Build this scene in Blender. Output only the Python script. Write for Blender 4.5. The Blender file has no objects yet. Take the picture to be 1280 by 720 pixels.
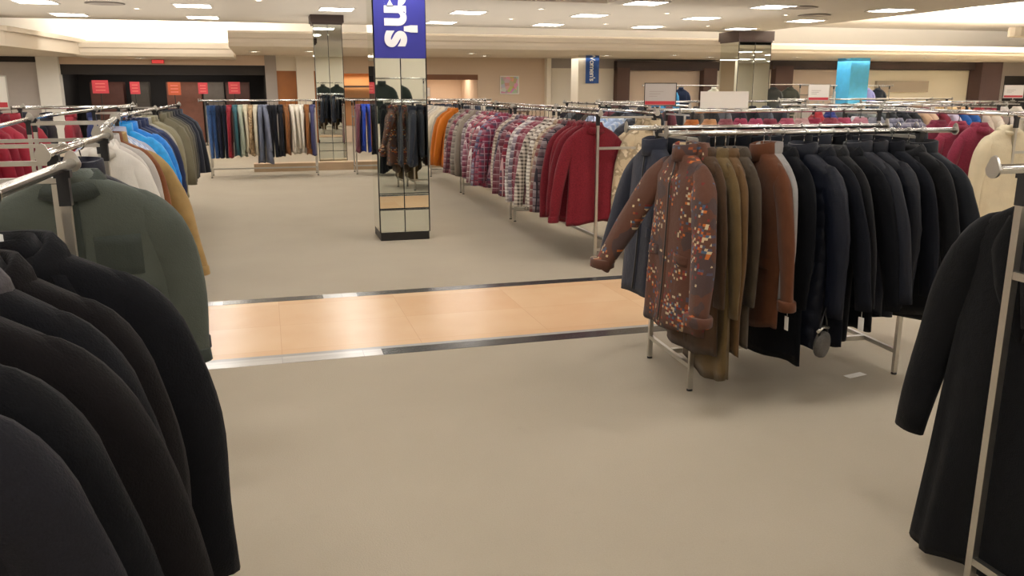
import bpy, math, random
from mathutils import Vector, Matrix
PI = math.pi
sc = bpy.context.scene
COL = sc.collection

# ------------------------------------------------------------------ helpers
class MB:
    """collects geometry and links it as one mesh object"""
    def __init__(s): s.v = []; s.f = []; s.sm = []
    def add(s, verts, faces, smooth=False):
        o = len(s.v); s.v += [tuple(v) for v in verts]
        s.f += [tuple(i + o for i in f) for f in faces]; s.sm += [smooth] * len(faces)
    def box(s, x0, x1, y0, y1, z0, z1, M=None):
        v = [(x, y, z) for x in (x0, x1) for y in (y0, y1) for z in (z0, z1)]
        if M: v = [M @ Vector(p) for p in v]
        s.add(v, [(0,1,3,2),(4,6,7,5),(0,4,5,1),(2,3,7,6),(0,2,6,4),(1,5,7,3)])
    def tube(s, pts, r, n=8, caps=True, smooth=True, flat=1.0):
        pts = [Vector(p) for p in pts]; rings = []
        rs = r if isinstance(r, (list, tuple)) else [r] * len(pts)
        for i, p in enumerate(pts):
            t = (pts[min(i+1, len(pts)-1)] - pts[max(i-1, 0)]).normalized()
            up = Vector((0,0,1)) if abs(t.z) < .9 else Vector((0,1,0))
            a = t.cross(up).normalized(); b = t.cross(a)
            rings.append([p + rs[i]*(a*math.cos(2*PI*k/n) + b*flat*math.sin(2*PI*k/n)) for k in range(n)])
        s.rings(rings, caps, smooth)
    def rings(s, rings, caps=True, smooth=True, closed=True):
        n = len(rings[0]); v = [p for r in rings for p in r]; f = []
        for i in range(len(rings)-1):
            for k in range(n if closed else n-1):
                k2 = (k+1) % n
                f.append((i*n+k, i*n+k2, (i+1)*n+k2, (i+1)*n+k))
        s.add(v, f, smooth)
        if caps and closed:
            o = len(s.v) - len(v)
            s.f.append(tuple(o+k for k in range(n-1,-1,-1))); s.sm.append(False)
            s.f.append(tuple(o+(len(rings)-1)*n+k for k in range(n))); s.sm.append(False)
    def lathe(s, prof, n=20, c=(0,0,0)):
        s.rings([[(c[0]+r*math.cos(2*PI*k/n), c[1]+r*math.sin(2*PI*k/n), c[2]+z) for k in range(n)] for r, z in prof])
    def prism(s, poly, z0, z1):
        n = len(poly)
        v = [(x,y,z0) for x,y in poly] + [(x,y,z1) for x,y in poly]
        s.add(v, [tuple(range(n-1,-1,-1)), tuple(range(n,2*n))] + [(i,(i+1)%n,n+(i+1)%n,n+i) for i in range(n)])
    def mesh(s, name):
        me = bpy.data.meshes.new(name); me.from_pydata(s.v, [], s.f)
        me.polygons.foreach_set('use_smooth', s.sm); me.update()
        return me

def put(name, me, mat, parent=None, loc=None, rz=None):
    if isinstance(me, MB): me = me.mesh(name)
    o = bpy.data.objects.new(name, me); COL.objects.link(o)
    if mat:
        if not me.materials: me.materials.append(None)
        o.material_slots[0].link = 'OBJECT'; o.material_slots[0].material = mat
    if parent: o.parent = parent
    if loc is not None: o.location = loc
    if rz is not None: o.rotation_euler = (0,0,rz)
    return o
def tag(o, label=None, cat=None, group=None, kind=None):
    if label: o['label'] = label
    if cat: o['category'] = cat
    if group: o['group'] = group
    if kind: o['kind'] = kind
    return o
def empty(name, loc=(0,0,0), rz=0):
    o = bpy.data.objects.new(name, None); COL.objects.link(o)
    o.location = loc; o.rotation_euler = (0,0,rz); o.empty_display_size = .1
    return o
def struct(name, mb, mat, parent=None):
    o = put(name, mb, mat, parent)
    if parent is None: o['kind'] = 'structure'
    return o
def B(*a):
    m = MB(); m.box(*a); return m

# ---------------------------------------------------------------- materials
class NT:
    def __init__(s, name):
        s.m = bpy.data.materials.new(name); s.m.use_nodes = True
        s.t = s.m.node_tree; s.b = s.t.nodes['Principled BSDF']
    def n(s, typ, **kw):
        nd = s.t.nodes.new(typ)
        for k, v in kw.items():
            if k.startswith('i_'): nd.inputs[k[2:].replace('_',' ')].default_value = v
            else: setattr(nd, k, v)
        return nd
    def l(s, a, b): s.t.links.new(a, b)
    def math(s, op, a, b=None):
        nd = s.n('ShaderNodeMath', operation=op)
        for i, v in enumerate((a, b)):
            if v is None: continue
            if isinstance(v, (int, float)): nd.inputs[i].default_value = v
            else: s.l(v, nd.inputs[i])
        return nd.outputs[0]
    def mix(s, fac, a, b, mode='MIX'):
        nd = s.n('ShaderNodeMix', data_type='RGBA', blend_type=mode)
        for i, v in ((0, fac), (6, a), (7, b)):
            if hasattr(v, 'is_linked') or hasattr(v, 'links'): s.l(v, nd.inputs[i])
            elif i == 0: nd.inputs[0].default_value = v
            else: nd.inputs[i].default_value = (*v[:3], 1)
        return nd.outputs[2]
    def noise(s, scale, detail=2, coord=None):
        nd = s.n('ShaderNodeTexNoise'); nd.inputs['Scale'].default_value = scale; nd.inputs['Detail'].default_value = detail
        if coord is None: coord = s.obj()
        s.l(coord, nd.inputs['Vector']); return nd
    def obj(s):
        if not hasattr(s, '_o'): s._o = s.n('ShaderNodeTexCoord').outputs['Object']
        return s._o
    def geo(s):
        if not hasattr(s, '_g'): s._g = s.n('ShaderNodeNewGeometry').outputs['Position']
        return s._g
    def bump(s, h, strength, dist=.01):
        nd = s.n('ShaderNodeBump'); nd.inputs['Strength'].default_value = strength; nd.inputs['Distance'].default_value = dist
        s.l(h, nd.inputs['Height']); s.l(nd.outputs[0], s.b.inputs['Normal'])
    def done(s, col=None, rough=.8, metal=0, spec=None):
        if col is not None:
            if hasattr(col, 'links'): s.l(col, s.b.inputs['Base Color'])
            else: s.b.inputs['Base Color'].default_value = (*col[:3], 1)
        s.b.inputs['Roughness'].default_value = rough; s.b.inputs['Metallic'].default_value = metal
        if spec is not None: s.b.inputs['Specular IOR Level'].default_value = spec
        return s.m
def lin(h):
    c = [int(h[i:i+2], 16)/255 for i in (0,2,4)]
    return tuple(x/12.92 if x <= .04045 else ((x+.055)/1.055)**2.4 for x in c)
def sh(c, k): return tuple(min(1, x*k) for x in c)

def plain(name, hexc, rough=.6, metal=0, vary=.12, scale=6, spec=None):
    t = NT(name); c = lin(hexc); nz = t.noise(scale, 3)
    return t.done(t.mix(nz.outputs['Fac'], sh(c, 1-vary), sh(c, 1+vary)), rough, metal, spec)
def glow(name, hexc, strength):
    t = NT(name); nz = t.noise(3); c = lin(hexc)
    t.l(t.mix(nz.outputs['Fac'], sh(c,.97), c), t.b.inputs['Emission Color']); t.b.inputs['Emission Strength'].default_value = strength
    return t.done(c, .6)

_fab = {}
def fab(kind, a, b=None, c=None, rough=.85):
    """cloth materials; colours are hex strings"""
    key = (kind, a, b, c)
    if key in _fab: return _fab[key]
    t = NT('cloth_%s_%s' % (kind, a)); A = lin(a); Bc = lin(b) if b else None; Cc = lin(c) if c else Bc
    sep = t.n('ShaderNodeSeparateXYZ'); t.l(t.obj(), sep.inputs[0]); X, Y, Z = sep.outputs
    fine = t.noise(260, 2); big = t.noise(7, 3)
    def band(v, freq, width, off=0.):
        return t.math('LESS_THAN', t.math('FRACT', t.math('ADD', t.math('MULTIPLY', v, freq), 20.+off)), width)
    XY = t.math('ADD', X, t.math('MULTIPLY', Y, .8))
    if kind in ('plaid', 'check'):
        fq = 14 if kind == 'plaid' else 30
        h = band(Z, fq, .45); w = band(XY, fq, .45)
        s = t.math('MULTIPLY', t.math('ADD', h, w), .5)
        col = t.mix(s, A, Bc)
        if kind == 'plaid':
            l1 = t.math('MAXIMUM', band(Z, fq, .12, .62), band(XY, fq, .12, .62))
            col = t.mix(l1, col, Cc)
    elif kind == 'stripe':
        col = t.mix(band(XY, 26, .4), A, Bc)
    elif kind == 'camo':
        n1 = t.noise(11, 2); r = t.n('ShaderNodeValToRGB'); r.color_ramp.interpolation = 'CONSTANT'
        e = r.color_ramp.elements; e[0].color = (*A,1); e[1].position = .5; e[1].color = (*Bc,1)
        k = e.new(.6); k.color = (*Cc,1); t.l(n1.outputs['Fac'], r.inputs[0]); col = r.outputs[0]
    elif kind == 'mosaic':
        sn = t.n('ShaderNodeVectorMath', operation='SNAP'); t.l(t.obj(), sn.inputs[0]); sn.inputs[1].default_value = (.0145,.05,.013)
        wn = t.n('ShaderNodeTexWhiteNoise', noise_dimensions='3D'); t.l(sn.outputs[0], wn.inputs['Vector'])
        cl = t.noise(6.5, 2, sn.outputs[0])
        amt = t.n('ShaderNodeMapRange'); t.l(cl.outputs['Fac'], amt.inputs[0])
        for i, v in enumerate((.46, .68, 0.0, .66)): amt.inputs[i+1].default_value = v
        pick = t.math('LESS_THAN', wn.outputs['Value'], amt.outputs[0])
        r = t.n('ShaderNodeValToRGB'); r.color_ramp.interpolation = 'CONSTANT'; e = r.color_ramp.elements
        cs = ['b8652c','b5a488','6e2b27','46586f','8c4a2a','c0aa86','7a332e','4c4858']
        e[0].color = (*lin(cs[0]),1); e[1].position = 1/8; e[1].color = (*lin(cs[1]),1)
        for i in range(2, 8): e.new(i/8).color = (*lin(cs[i]),1)
        sepc = t.n('ShaderNodeSeparateColor'); t.l(wn.outputs['Color'], sepc.inputs[0]); t.l(sepc.outputs[1], r.inputs[0])
        b2 = t.noise(5, 2); base = t.mix(t.math('GREATER_THAN', b2.outputs['Fac'], .55), A, Bc)
        col = t.mix(pick, base, r.outputs[0])
    elif kind == 'denim':
        col = t.mix(t.noise(40, 4).outputs['Fac'], sh(A,.6), sh(A,1.4))
    elif kind == 'suede':
        col = t.mix(t.noise(14, 4).outputs['Fac'], sh(A,.72), sh(A,1.28))
    elif kind == 'shiny':
        n1 = t.noise(30, 3); col = t.mix(n1.outputs['Fac'], sh(A,.6), sh(A,1.4)); rough = .32
    elif kind == 'nylon':
        col = t.mix(big.outputs['Fac'], sh(A,.8), sh(A,1.2)); rough = .5
    elif kind == 'flannel':
        col = t.mix(t.noise(120, 3).outputs['Fac'], sh(A,.5), sh(A,1.6))
    else:
        col = t.mix(big.outputs['Fac'], sh(A,.85), sh(A,1.15))
    col = t.mix(t.math('MULTIPLY', fine.outputs['Fac'], .35), col, (.0,.0,.0), 'MIX') if kind in ('wool','flannel') else col
    w = t.noise(16, 4)
    t.bump(t.math('ADD', t.math('MULTIPLY', w.outputs['Fac'], .8), t.math('MULTIPLY', fine.outputs['Fac'], .2)), .45, .02)
    m = t.done(col, rough, 0, .16 if kind == 'wool' else .22)
    if kind not in ('shiny','nylon'): t.b.inputs['Sheen Weight'].default_value = .03 if kind == 'wool' else .10
    _fab[key] = m
    return m

M = {}
M['chrome'] = plain('chrome', 'd6d6d4', .18, 1, .04)
M['satin'] = plain('satin_steel', 'c2bfb8', .32, 1, .05)
M['black'] = plain('black_plastic', '17171a', .45)
M['darkmetal'] = plain('dark_metal', '2a2826', .5, .3)
M['mirror'] = plain('mirror_glass', 'e6ebe4', .015, 1, .0)
M['white'] = plain('white_card', 'e6e2da', .7, 0, .03)
M['greycard'] = plain('grey_card', 'b7b1ad', .7, 0, .03)
M['red'] = plain('red_print', 'c23a44', .6, 0, .08)
M['orange'] = plain('orange_print', 'b5512c', .6, 0, .15)
M['clearish'] = plain('frosted_plastic', 'cfcfcc', .3, 0, .05)
M['blue'] = plain('blue_banner', '35379a', .6, 0, .04)
M['wblue'] = plain('blue_banner_deep', '2f5aa5', .6, 0, .06)
M['sky'] = plain('sky_blue_panel', '4fb2e6', .4, 0, .2)
M['letter'] = plain('letter_white', 'f2f2f2', .6, 0, .02)
M['brown'] = plain('dark_brown_wood', '3d2c28', .6, 0, .15)
M['capital'] = plain('brown_capital', '43342f', .6, 0, .1)
M['cream'] = plain('cream_wall', 'e6dccb', .8, 0, .04, 1)
M['peach'] = plain('peach_wall', 'e0cab4', .8, 0, .04, 1)
M['tanwall'] = plain('tan_wall', 'cfb9a2', .8, 0, .04, 1)
M['greywall'] = plain('grey_wall', 'a59c95', .8, 0, .06, 1)
M['dark'] = plain('dark_recess', '2b2624', .7, 0, .2, 2)
M['shutter'] = plain('shutter_grey', 'b9b0aa', .6, 0, .06)
M['door'] = plain('wood_door', 'a0622c', .45, 0, .2, 3)
M['plinth'] = plain('plinth_wood', 'b99f80', .6, 0, .1)
M['ply'] = plain('display_table_wood', '6b5648', .5, 0, .15)
M['leaf'] = plain('leaf_green', '3c4a33', .6, 0, .3)
M['lamp'] = glow('lamp_panel', 'fffaf4', 20)
M['spot'] = glow('spot_lens', 'fff0da', 14)
M['nichelight'] = glow('niche_tube', 'ffe2b8', 9)

def carpet():
    t = NT('beige_carpet'); p = t.geo()
    n1 = t.noise(1.1, 3, p); n2 = t.noise(160, 2, p); n3 = t.noise(5, 4, p)
    a = t.mix(n1.outputs['Fac'], lin('a89e8d'), lin('b6ac9b'))
    st = t.n('ShaderNodeMapRange'); t.l(n3.outputs['Fac'], st.inputs[0])
    for i, v in enumerate((.66, .8, 0, .16)): st.inputs[i+1].default_value = v
    a = t.mix(st.outputs[0], a, lin('8d826d'))
    a = t.mix(t.math('MULTIPLY', n2.outputs['Fac'], .35), a, lin('8f8574'))
    t.bump(n2.outputs['Fac'], .4, .004)
    return t.done(a, .95, 0, .1)
def stone(name, base, hi, lo, tile, gx, rough):
    """polished stone laid in tiles, world coordinates"""
    t = NT(name); p = t.geo()
    br = t.n('ShaderNodeTexBrick'); t.l(p, br.inputs['Vector']); br.offset = 0
    br.inputs['Scale'].default_value = 1; br.inputs['Mortar Size'].default_value = .0015
    br.inputs['Brick Width'].default_value = tile; br.inputs['Row Height'].default_value = gx
    br.inputs['Color1'].default_value = (*lin(base),1); br.inputs['Color2'].default_value = (*lin(hi),1)
    br.inputs['Mortar'].default_value = (*sh(lin(lo),.8),1)
    n = t.noise(3.5, 5, p); n2 = t.noise(14, 4, p)
    c = t.mix(t.math('MULTIPLY', n.outputs['Fac'], .7), br.outputs['Color'], lin(lo))
    c = t.mix(t.math('MULTIPLY', n2.outputs['Fac'], .3), c, lin(hi))
    return t.done(c, rough, 0, .5)
M['carpet'] = carpet()
M['aisle'] = stone('peach_marble', 'dcb48a', 'e8c8a2', 'd2a57a', .9, .6, .27)
M['granite'] = stone('dark_granite', '303236', '45474a', '232528', .62, .4, .22)
M['marble'] = stone('white_marble', 'c4c0bb', 'd6d2cc', 'a8a5a0', .5, .4, .2)
M['ceiling'] = plain('taupe_ceiling', 'cfc8be', .9, 0, .03, 1)
M['cove'] = plain('cove_white', 'f4eee4', .9, 0, .02, 1)
M['soffit'] = plain('soffit_cream', 'd9cdbc', .85, 0, .03, 1)
M['softpeach'] = plain('soffit_peach', 'd3bba6', .85, 0, .04, 1)

# ----------------------------------------------------------------- garments
STY = {  # length, shoulder half width, hem half width, half depth, sleeve length, sleeve radius, rib, collar, fold
 'coat':    dict(L=1.12, W=.225, H=.27,  D=.06,  SL=.66, SR=.078, rib=0,   collar='lapel', fold=.10),
 'longcoat':dict(L=1.26, W=.225, H=.30,  D=.055, SL=.68, SR=.088, rib=0,   collar='lapel', fold=.14),
 'blazer':  dict(L=.90,  W=.225, H=.25,  D=.06,  SL=.66, SR=.075, rib=0,   collar='lapel', fold=.06),
 'jacket':  dict(L=.82,  W=.225, H=.25,  D=.065, SL=.64, SR=.08,  rib=0,   collar='stand', fold=.07),
 'shirt':   dict(L=.90,  W=.22,  H=.25,  D=.05,  SL=.66, SR=.07,  rib=0,   collar='fold',  fold=.16),
 'sweater': dict(L=.86,  W=.24,  H=.27,  D=.06,  SL=.68, SR=.08,  rib=0,   collar='round', fold=.12),
 'puffer':  dict(L=.84,  W=.24,  H=.25,  D=.08,  SL=.66, SR=.085, rib=.085,collar='stand', fold=.02),
 'parka':   dict(L=1.06, W=.245, H=.285, D=.085, SL=.70, SR=.10, tp=.2, rib=0,   collar='hood',  fold=.09),
}
NEX = 2.6
def prof(S, z):
    """half width and half depth of a body at z below the rail"""
    W, H, D, L = S['W'], S['H'], S['D'], S['L']
    k = [(.075,.056,.045),(.10,.068,.052),(.122,.115,.05),(.15,.165,.05),(.178,W-.022,.05),(.2,W-.006,.055),(.24,W+.0,D*.98),
         (.34,W-.002,D),(.55,W*.985+.25*(H-W),D*1.04),(L,H,D*1.12)]
    if z <= k[0][0]: return k[0][1:]
    for (a, w0, d0), (b, w1, d1) in zip(k, k[1:]):
        if z <= b:
            t = (z-a)/(b-a); return w0+(w1-w0)*t, d0+(d1-d0)*t
    return k[-1][1:]
def surf(S, seed, z, phi, grow=0.):
    w, d = prof(S, z); L = S['L']
    c, s = math.cos(phi), math.sin(phi)
    x = w*math.copysign(abs(c)**(2/NEX), c); y = d*math.copysign(abs(s)**(2/NEX), s)
    t = max(0, min(1, (z-.22)/(L-.22)))
    r = random.Random(seed); p1, p2, p3 = (r.uniform(0, 6.28) for _ in range(3)); n1 = r.choice((5,6,7))
    f = S['fold']*t*(math.sin(n1*phi+p1+2.2*z)+.5*math.sin((n1+4)*phi+p2-3*z))
    f += .025*math.sin(9*z+p3+2*phi)*t
    if S['rib']: f += .2*(abs(math.sin(PI*(z-.2)/S['rib']))**.6-.6) if z > .19 else 0
    y *= 1+1.7*f; x *= 1+.22*f
    x += .035*t*math.sin(p2)*t; y += .02*t*math.sin(p3*2+3*x)
    if grow:
        y += math.copysign(grow, s)
    return Vector((x, y, -z))
def phi_at(S, z, x, front=True):
    w, _ = prof(S, z); c = math.copysign(min(1, abs(x)/w)**(NEX/2), x)
    return -math.acos(max(-1, min(1, c))) if front else math.acos(max(-1, min(1, c)))
def zlist(S, hi):
    z = [.075,.10,.122,.15,.178,.2,.24]; st = (.014 if S['rib'] else .045) if hi else (.03 if S['rib'] else .12)
    v = .24+st
    while v < S['L']-st*.4: z.append(v); v += st
    return z+[S['L']]
def body_geo(mb, S, seed, hi=True):
    n = 36 if hi else 14; R = []
    r = random.Random(seed+7); ph = r.uniform(0, 6.28); dip = .018
    for z in zlist(S, hi):
        row = []
        for k in range(n):
            p = surf(S, seed, z, 2*PI*k/n)
            t = max(0, (z-.5)/(S['L']-.5)) if S['L'] > .5 else 0
            p.z += dip*t*math.sin(2*(2*PI*k/n)+ph)
            row.append(p)
        R.append(row)
    R.append([Vector((p.x*.93, p.y*.8, p.z+.03)) for p in R[-1]])
    R.insert(0, [Vector((p.x*.8, p.y*.8, p.z-.012)) for p in R[0]])
    mb.rings(R)
def sleeve_geo(mb, S, side, seed, hi=True, spread=.05, fwd=.0, lift=0.):
    r = random.Random(seed*3+side+5); n = 16 if hi else 8; K = 18 if hi else 6
    W, SR, SL = S['W'], S['SR'], S['SL']
    d = min(S['D']*.95, .062)/SR
    a = Vector((side*(W-.085), 0, -.188)); c1 = Vector((side*(W+.02), fwd*.1, -.235)); c2 = Vector((side*(W+.045+spread*.5), fwd*.5, -.225-SL*.5+lift*.4)); w = Vector((side*(W+.03+spread), fwd, -.225-SL+lift))
    R = []; ph = r.uniform(0, 6)
    for i in range(K):
        t = i/(K-1)
        u = 1-t
        p = a*u**3+3*c1*u*u*t+3*c2*u*t*t+w*t**3
        tan = (3*u*u*(c1-a)+6*u*t*(c2-c1)+3*t*t*(w-c2)).normalized()
        ax = Vector((0,1,0)).cross(tan).normalized(); ay = tan.cross(ax)
        rad = SR*(1.0-S.get('tp',.38)*t)*(1+.05*math.sin(15*t+ph)*t)
        if S['rib']: rad *= 1+.1*(abs(math.sin(PI*t*SL/S['rib']))**.6-.5)
        rad *= min(1, .55+1.6*t)
        R.append([p+ax*rad*math.cos(2*PI*k/n)*(1+.06*math.sin(11*t+k))+ay*rad*d*(1-.1*t)*math.sin(2*PI*k/n)*(1+.05*math.sin(9*t+2*k+ph)) for k in range(n)])
    c = sum(R[-1], Vector())/n
    R.append([c+(p-c)*.85-tan*(-.0) for p in R[-1]]); R.append([c+(p-c)*.8-tan*.03 for p in R[-2]])
    mb.rings(R)
def collar_geo(mb, S, kind, hi=True):
    n = 24 if hi else 10
    def ring(w, d, z, dipf=0.): return [Vector((w*math.cos(2*PI*k/n), d*math.sin(2*PI*k/n), -z-dipf*max(0,-math.sin(2*PI*k/n)))) for k in range(n)]
    if kind == 'stand':
        mb.rings([ring(.082,.066,.125,.02), ring(.08,.068,.09,.015), ring(.077,.068,.05,.012), ring(.07,.06,.046,.012), ring(.068,.056,.09,.02), ring(.05,.04,.11,.02)])
    elif kind == 'round':
        mb.rings([ring(.095,.066,.13,.025), ring(.098,.072,.108,.03), ring(.088,.064,.094,.03), ring(.074,.05,.105,.03), ring(.06,.04,.125,.02)])
    else:
        k = 1.0 if kind == 'fold' else 1.12
        mb.rings([ring(.10*k,.078*k,.132,.04), ring(.092*k,.07*k,.10,.04), ring(.076*k,.058*k,.074,.04), ring(.066*k,.048*k,.076,.045), ring(.058*k,.042*k,.105,.045), ring(.05,.035,.125,.03)])
def strip(mb, S, seed, pts_l, pts_r, g=.007, front=True):
    """a cloth panel lying on the body between two (x,z) lines, with a little thickness"""
    rows = []
    for (x0, z0), (x1, z1) in zip(pts_l, pts_r):
        row = []
        for j in range(5):
            x = x0+(x1-x0)*j/4; z = z0+(z1-z0)*j/4
            p = surf(S, seed, z, phi_at(S, z, x, front)); p.y += (-1 if front else 1)*g*(1 if 0 < j < 4 else .55)
            row.append(p)
        rows.append(row)
    v = [p for r in rows for p in r]; f = []
    for i in range(len(rows)-1):
        for j in range(4): f.append((i*5+j, i*5+j+1, (i+1)*5+j+1, (i+1)*5+j))
    o = len(v); sgn = -1 if front else 1
    v += [Vector((p.x, p.y-sgn*g*1.6, p.z)) for p in v]
    m = len(rows); edge = [i*5 for i in range(m)]+[(m-1)*5+j for j in range(1,5)]+[i*5+4 for i in range(m-2,-1,-1)]+[j for j in (3,2,1)]
    f += [(edge[i], edge[(i+1) % len(edge)], edge[(i+1) % len(edge)]+o, edge[i]+o) for i in range(len(edge))]
    mb.add(v, f, True)
def lerp(pts, n):
    out = []
    for i in range(n):
        t = i/(n-1)*(len(pts)-1); k = min(int(t), len(pts)-2); u = t-k
        out.append((pts[k][0]+(pts[k+1][0]-pts[k][0])*u, pts[k][1]+(pts[k+1][1]-pts[k][1])*u))
    return out

_mc = {}
def cached(key, fn):
    if key not in _mc:
        mb = MB(); fn(mb); _mc[key] = mb.mesh('_'.join(str(k) for k in key[:2]))
    return _mc[key]
def slim(style, dk):
    S = dict(STY[style]); S['D'] *= dk; return S

def garment(name, style, mat, loc, rz, label, cat, group, seed=1, detail=2, dk=1.0, spread=.04, fwd=0., lift=0., trim=None,
            lining=None, front='plain', size=1.0, Lk=1.0, SLk=1.0, sway=(0,0), wide=1.0, collar=None, tag_=False):
    """front: plain | buttons | zip | pockets | open ; detail 1 = one mesh (too small in view for parts)"""
    S = slim(style, dk); S['L'] *= Lk; S['SL'] *= SLk; S['collar'] = collar or S['collar']; vs = seed % 4
    trim = trim or mat
    if detail == 1:
        def build(mb):
            body_geo(mb, S, vs, False)
            for s in (-1, 1): sleeve_geo(mb, S, s, vs, False, spread, fwd)
            collar_geo(mb, S, S['collar'] if S['collar'] != 'hood' else 'stand', False)
        o = put(name, cached((style, 'whole', vs, dk, Lk, spread, SLk, fwd), build), mat, None, loc, rz)
        o.scale = (size,)*3; o.rotation_euler = (sway[0], sway[1], rz)
        return tag(o, label, cat, group)
    root = empty(name, loc, rz); tag(root, label, cat, group); root.scale = (size,)*3; root.rotation_euler = (sway[0], sway[1], rz)
    root.scale = (size*wide, size, size); K = (style, dk, vs, Lk, SLk, collar)
    put('body', cached(('body',)+K, lambda mb: body_geo(mb, S, vs)), mat, root)
    for s in (-1, 1):
        sl = put('sleeve', cached(('sleeve',)+K+(s, spread, fwd if s < 0 else fwd*.4, lift if s < 0 else 0), lambda mb: sleeve_geo(mb, S, s, vs, True, spread if s > 0 else spread*(1+lift*4), fwd if s < 0 else fwd*.4, lift if s < 0 else 0)), mat, root)
    ck = S['collar']
    if ck == 'lapel':
        put('collar', cached(('collar',)+K, lambda mb: collar_geo(mb, S, 'lapel')), trim, root)
        def lap(s):
            def fn(mb):
                inner = lerp([(s*.062,.135),(s*.045,.25),(s*.012,.44),(s*.002,.50)], 12)
                outer = lerp([(s*.10,.145),(s*.135,.24),(s*.10,.36),(s*.012,.50)], 12)
                strip(mb, S, vs, inner, outer, .009)
            return fn
        for s in (-1, 1): put('lapel', cached(('lapel',)+K+(s,), lap(s)), trim, root)
        put('lining', cached(('lining',)+K, lambda mb: strip(mb, S, vs, lerp([(-.06,.13),(-.04,.27),(-.006,.46)],9), lerp([(.06,.13),(.04,.27),(.006,.46)],9), .003)), lining or fab('solid','101014'), root)
    elif ck == 'hood':
        put('collar', cached(('collar',)+K, lambda mb: collar_geo(mb, S, 'stand')), trim, root)
        def hood(mb):
            R = []
            for i in range(9):
                t = i/8; z = .045+.30*t; w = .10*math.sin(PI*(.18+.75*t))+.03; d = .035+.03*math.sin(PI*t)
                R.append([Vector((w*math.cos(2*PI*k/18), .07+d*math.sin(2*PI*k/18)+.01*math.sin(4*k), -z)) for k in range(18)])
            mb.rings(R)
        put('hood', cached(('hood',)+K, hood), trim, root)
    else:
        put('collar', cached(('collar',)+K, lambda mb: collar_geo(mb, S, ck)), trim, root)
    zb = S['L']-.03; z0 = .5 if ck == 'lapel' else .15
    if front in ('buttons', 'zip', 'pockets'):
        put('placket', cached(('placket',)+K+(z0,), lambda mb: strip(mb, S, vs, lerp([(-.02,z0),(-.02,zb)],16), lerp([(.02,z0),(.02,zb)],16), .004)), trim, root)
    if front == 'zip':
        put('zipper', cached(('zipper',)+K, lambda mb: strip(mb, S, vs, lerp([(-.005,z0),(-.005,zb)],16), lerp([(.005,z0),(.005,zb)],16), .009)), M['darkmetal'], root)
    if front == 'buttons':
        for i in range(3 if ck == 'lapel' else 0):
            z = z0+.03+i*.12; p = surf(S, vs, z, phi_at(S, z, .0)); q_ = .012
            def btn(mb): mb.rings([[(q_*math.cos(k*PI/5)*q, -h, q_*math.sin(k*PI/5)*q) for k in range(10)] for q, h in ((1,0),(1,.006),(.7,.008))])
            put('button', cached(('button',), btn), M['black'], root, (p.x, p.y-.003, p.z))
    if front in ('pockets', 'zip', 'buttons') and style not in ('shirt', 'sweater'):
        zp = .62 if S['L'] > .95 else .52
        for s in (-1, 1):
            put('pocket_flap', cached(('pocket',)+K+(s,), lambda mb: strip(mb, S, vs, lerp([(s*.09,zp),(s*.09,zp+.055)],4), lerp([(s*.20,zp+.01),(s*.20,zp+.065)],4), .008)), trim, root)
    if front == 'pockets':
        for s in (-1, 1):
            put('chest_pocket', cached(('chest',)+K+(s,), lambda mb: strip(mb, S, vs, lerp([(s*.045,.30),(s*.045,.44)],5), lerp([(s*.165,.30),(s*.165,.44)],5), .008)), trim, root)
    for s in (-1, 1):
        if style in ('jacket', 'parka', 'shirt') and front != 'plain':
            wx = s*(S['W']+.03+(spread if s > 0 else spread*(1+lift*4))); f = fwd if s < 0 else fwd*.4
            zz = -.225-S['SL']+(lift if s < 0 else 0); r = S['SR']*(1-S.get('tp',.38))*1.06
            def cuff(mb): mb.rings([[(wx-s*h*.05+r*q*math.cos(2*PI*k/14), f+r*.8*q*math.sin(2*PI*k/14), zz+h) for k in range(14)] for q, h in ((.9,-.004),(1.04,0),(1.04,.045),(.95,.05))])
            put('cuff', cached(('cuff',)+K+(s, spread, fwd, lift), cuff), trim, root)
    if tag_:
        def pt(mb):
            x = S['W']+.03+spread; z = -.225-S['SL']
            mb.tube([(x,-.0,z+.04),(x+.005,-.005,z-.03)], .0012, 5); mb.box(x-.012,x+.022,-.008,-.006,z-.10,z-.03)
        tag(put('price_tag', cached(('tag',)+K+(spread,), pt), M['white'], root), 'white price tag hanging from the cuff')
    return root

def trousers_mesh(seed):
    def fn(mb):
        r = random.Random(seed)
        for s in (-1, 1):
            R = []
            for i in range(9):
                t = i/8; z = .10+.95*t; w = .10-.02*t; d = .045-.01*t
                R.append([Vector((s*(.088-.015*t)+w*math.cos(2*PI*k/12), d*math.sin(2*PI*k/12)+.006*math.sin(5*t+k), -z)) for k in range(12)])
            mb.rings(R)
        mb.rings([[Vector((.19*math.cos(2*PI*k/16), .05*math.sin(2*PI*k/16), -z)) for k in range(16)] for z in (.085,.10,.26)])
    return cached(('trousers', seed), fn)

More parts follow.
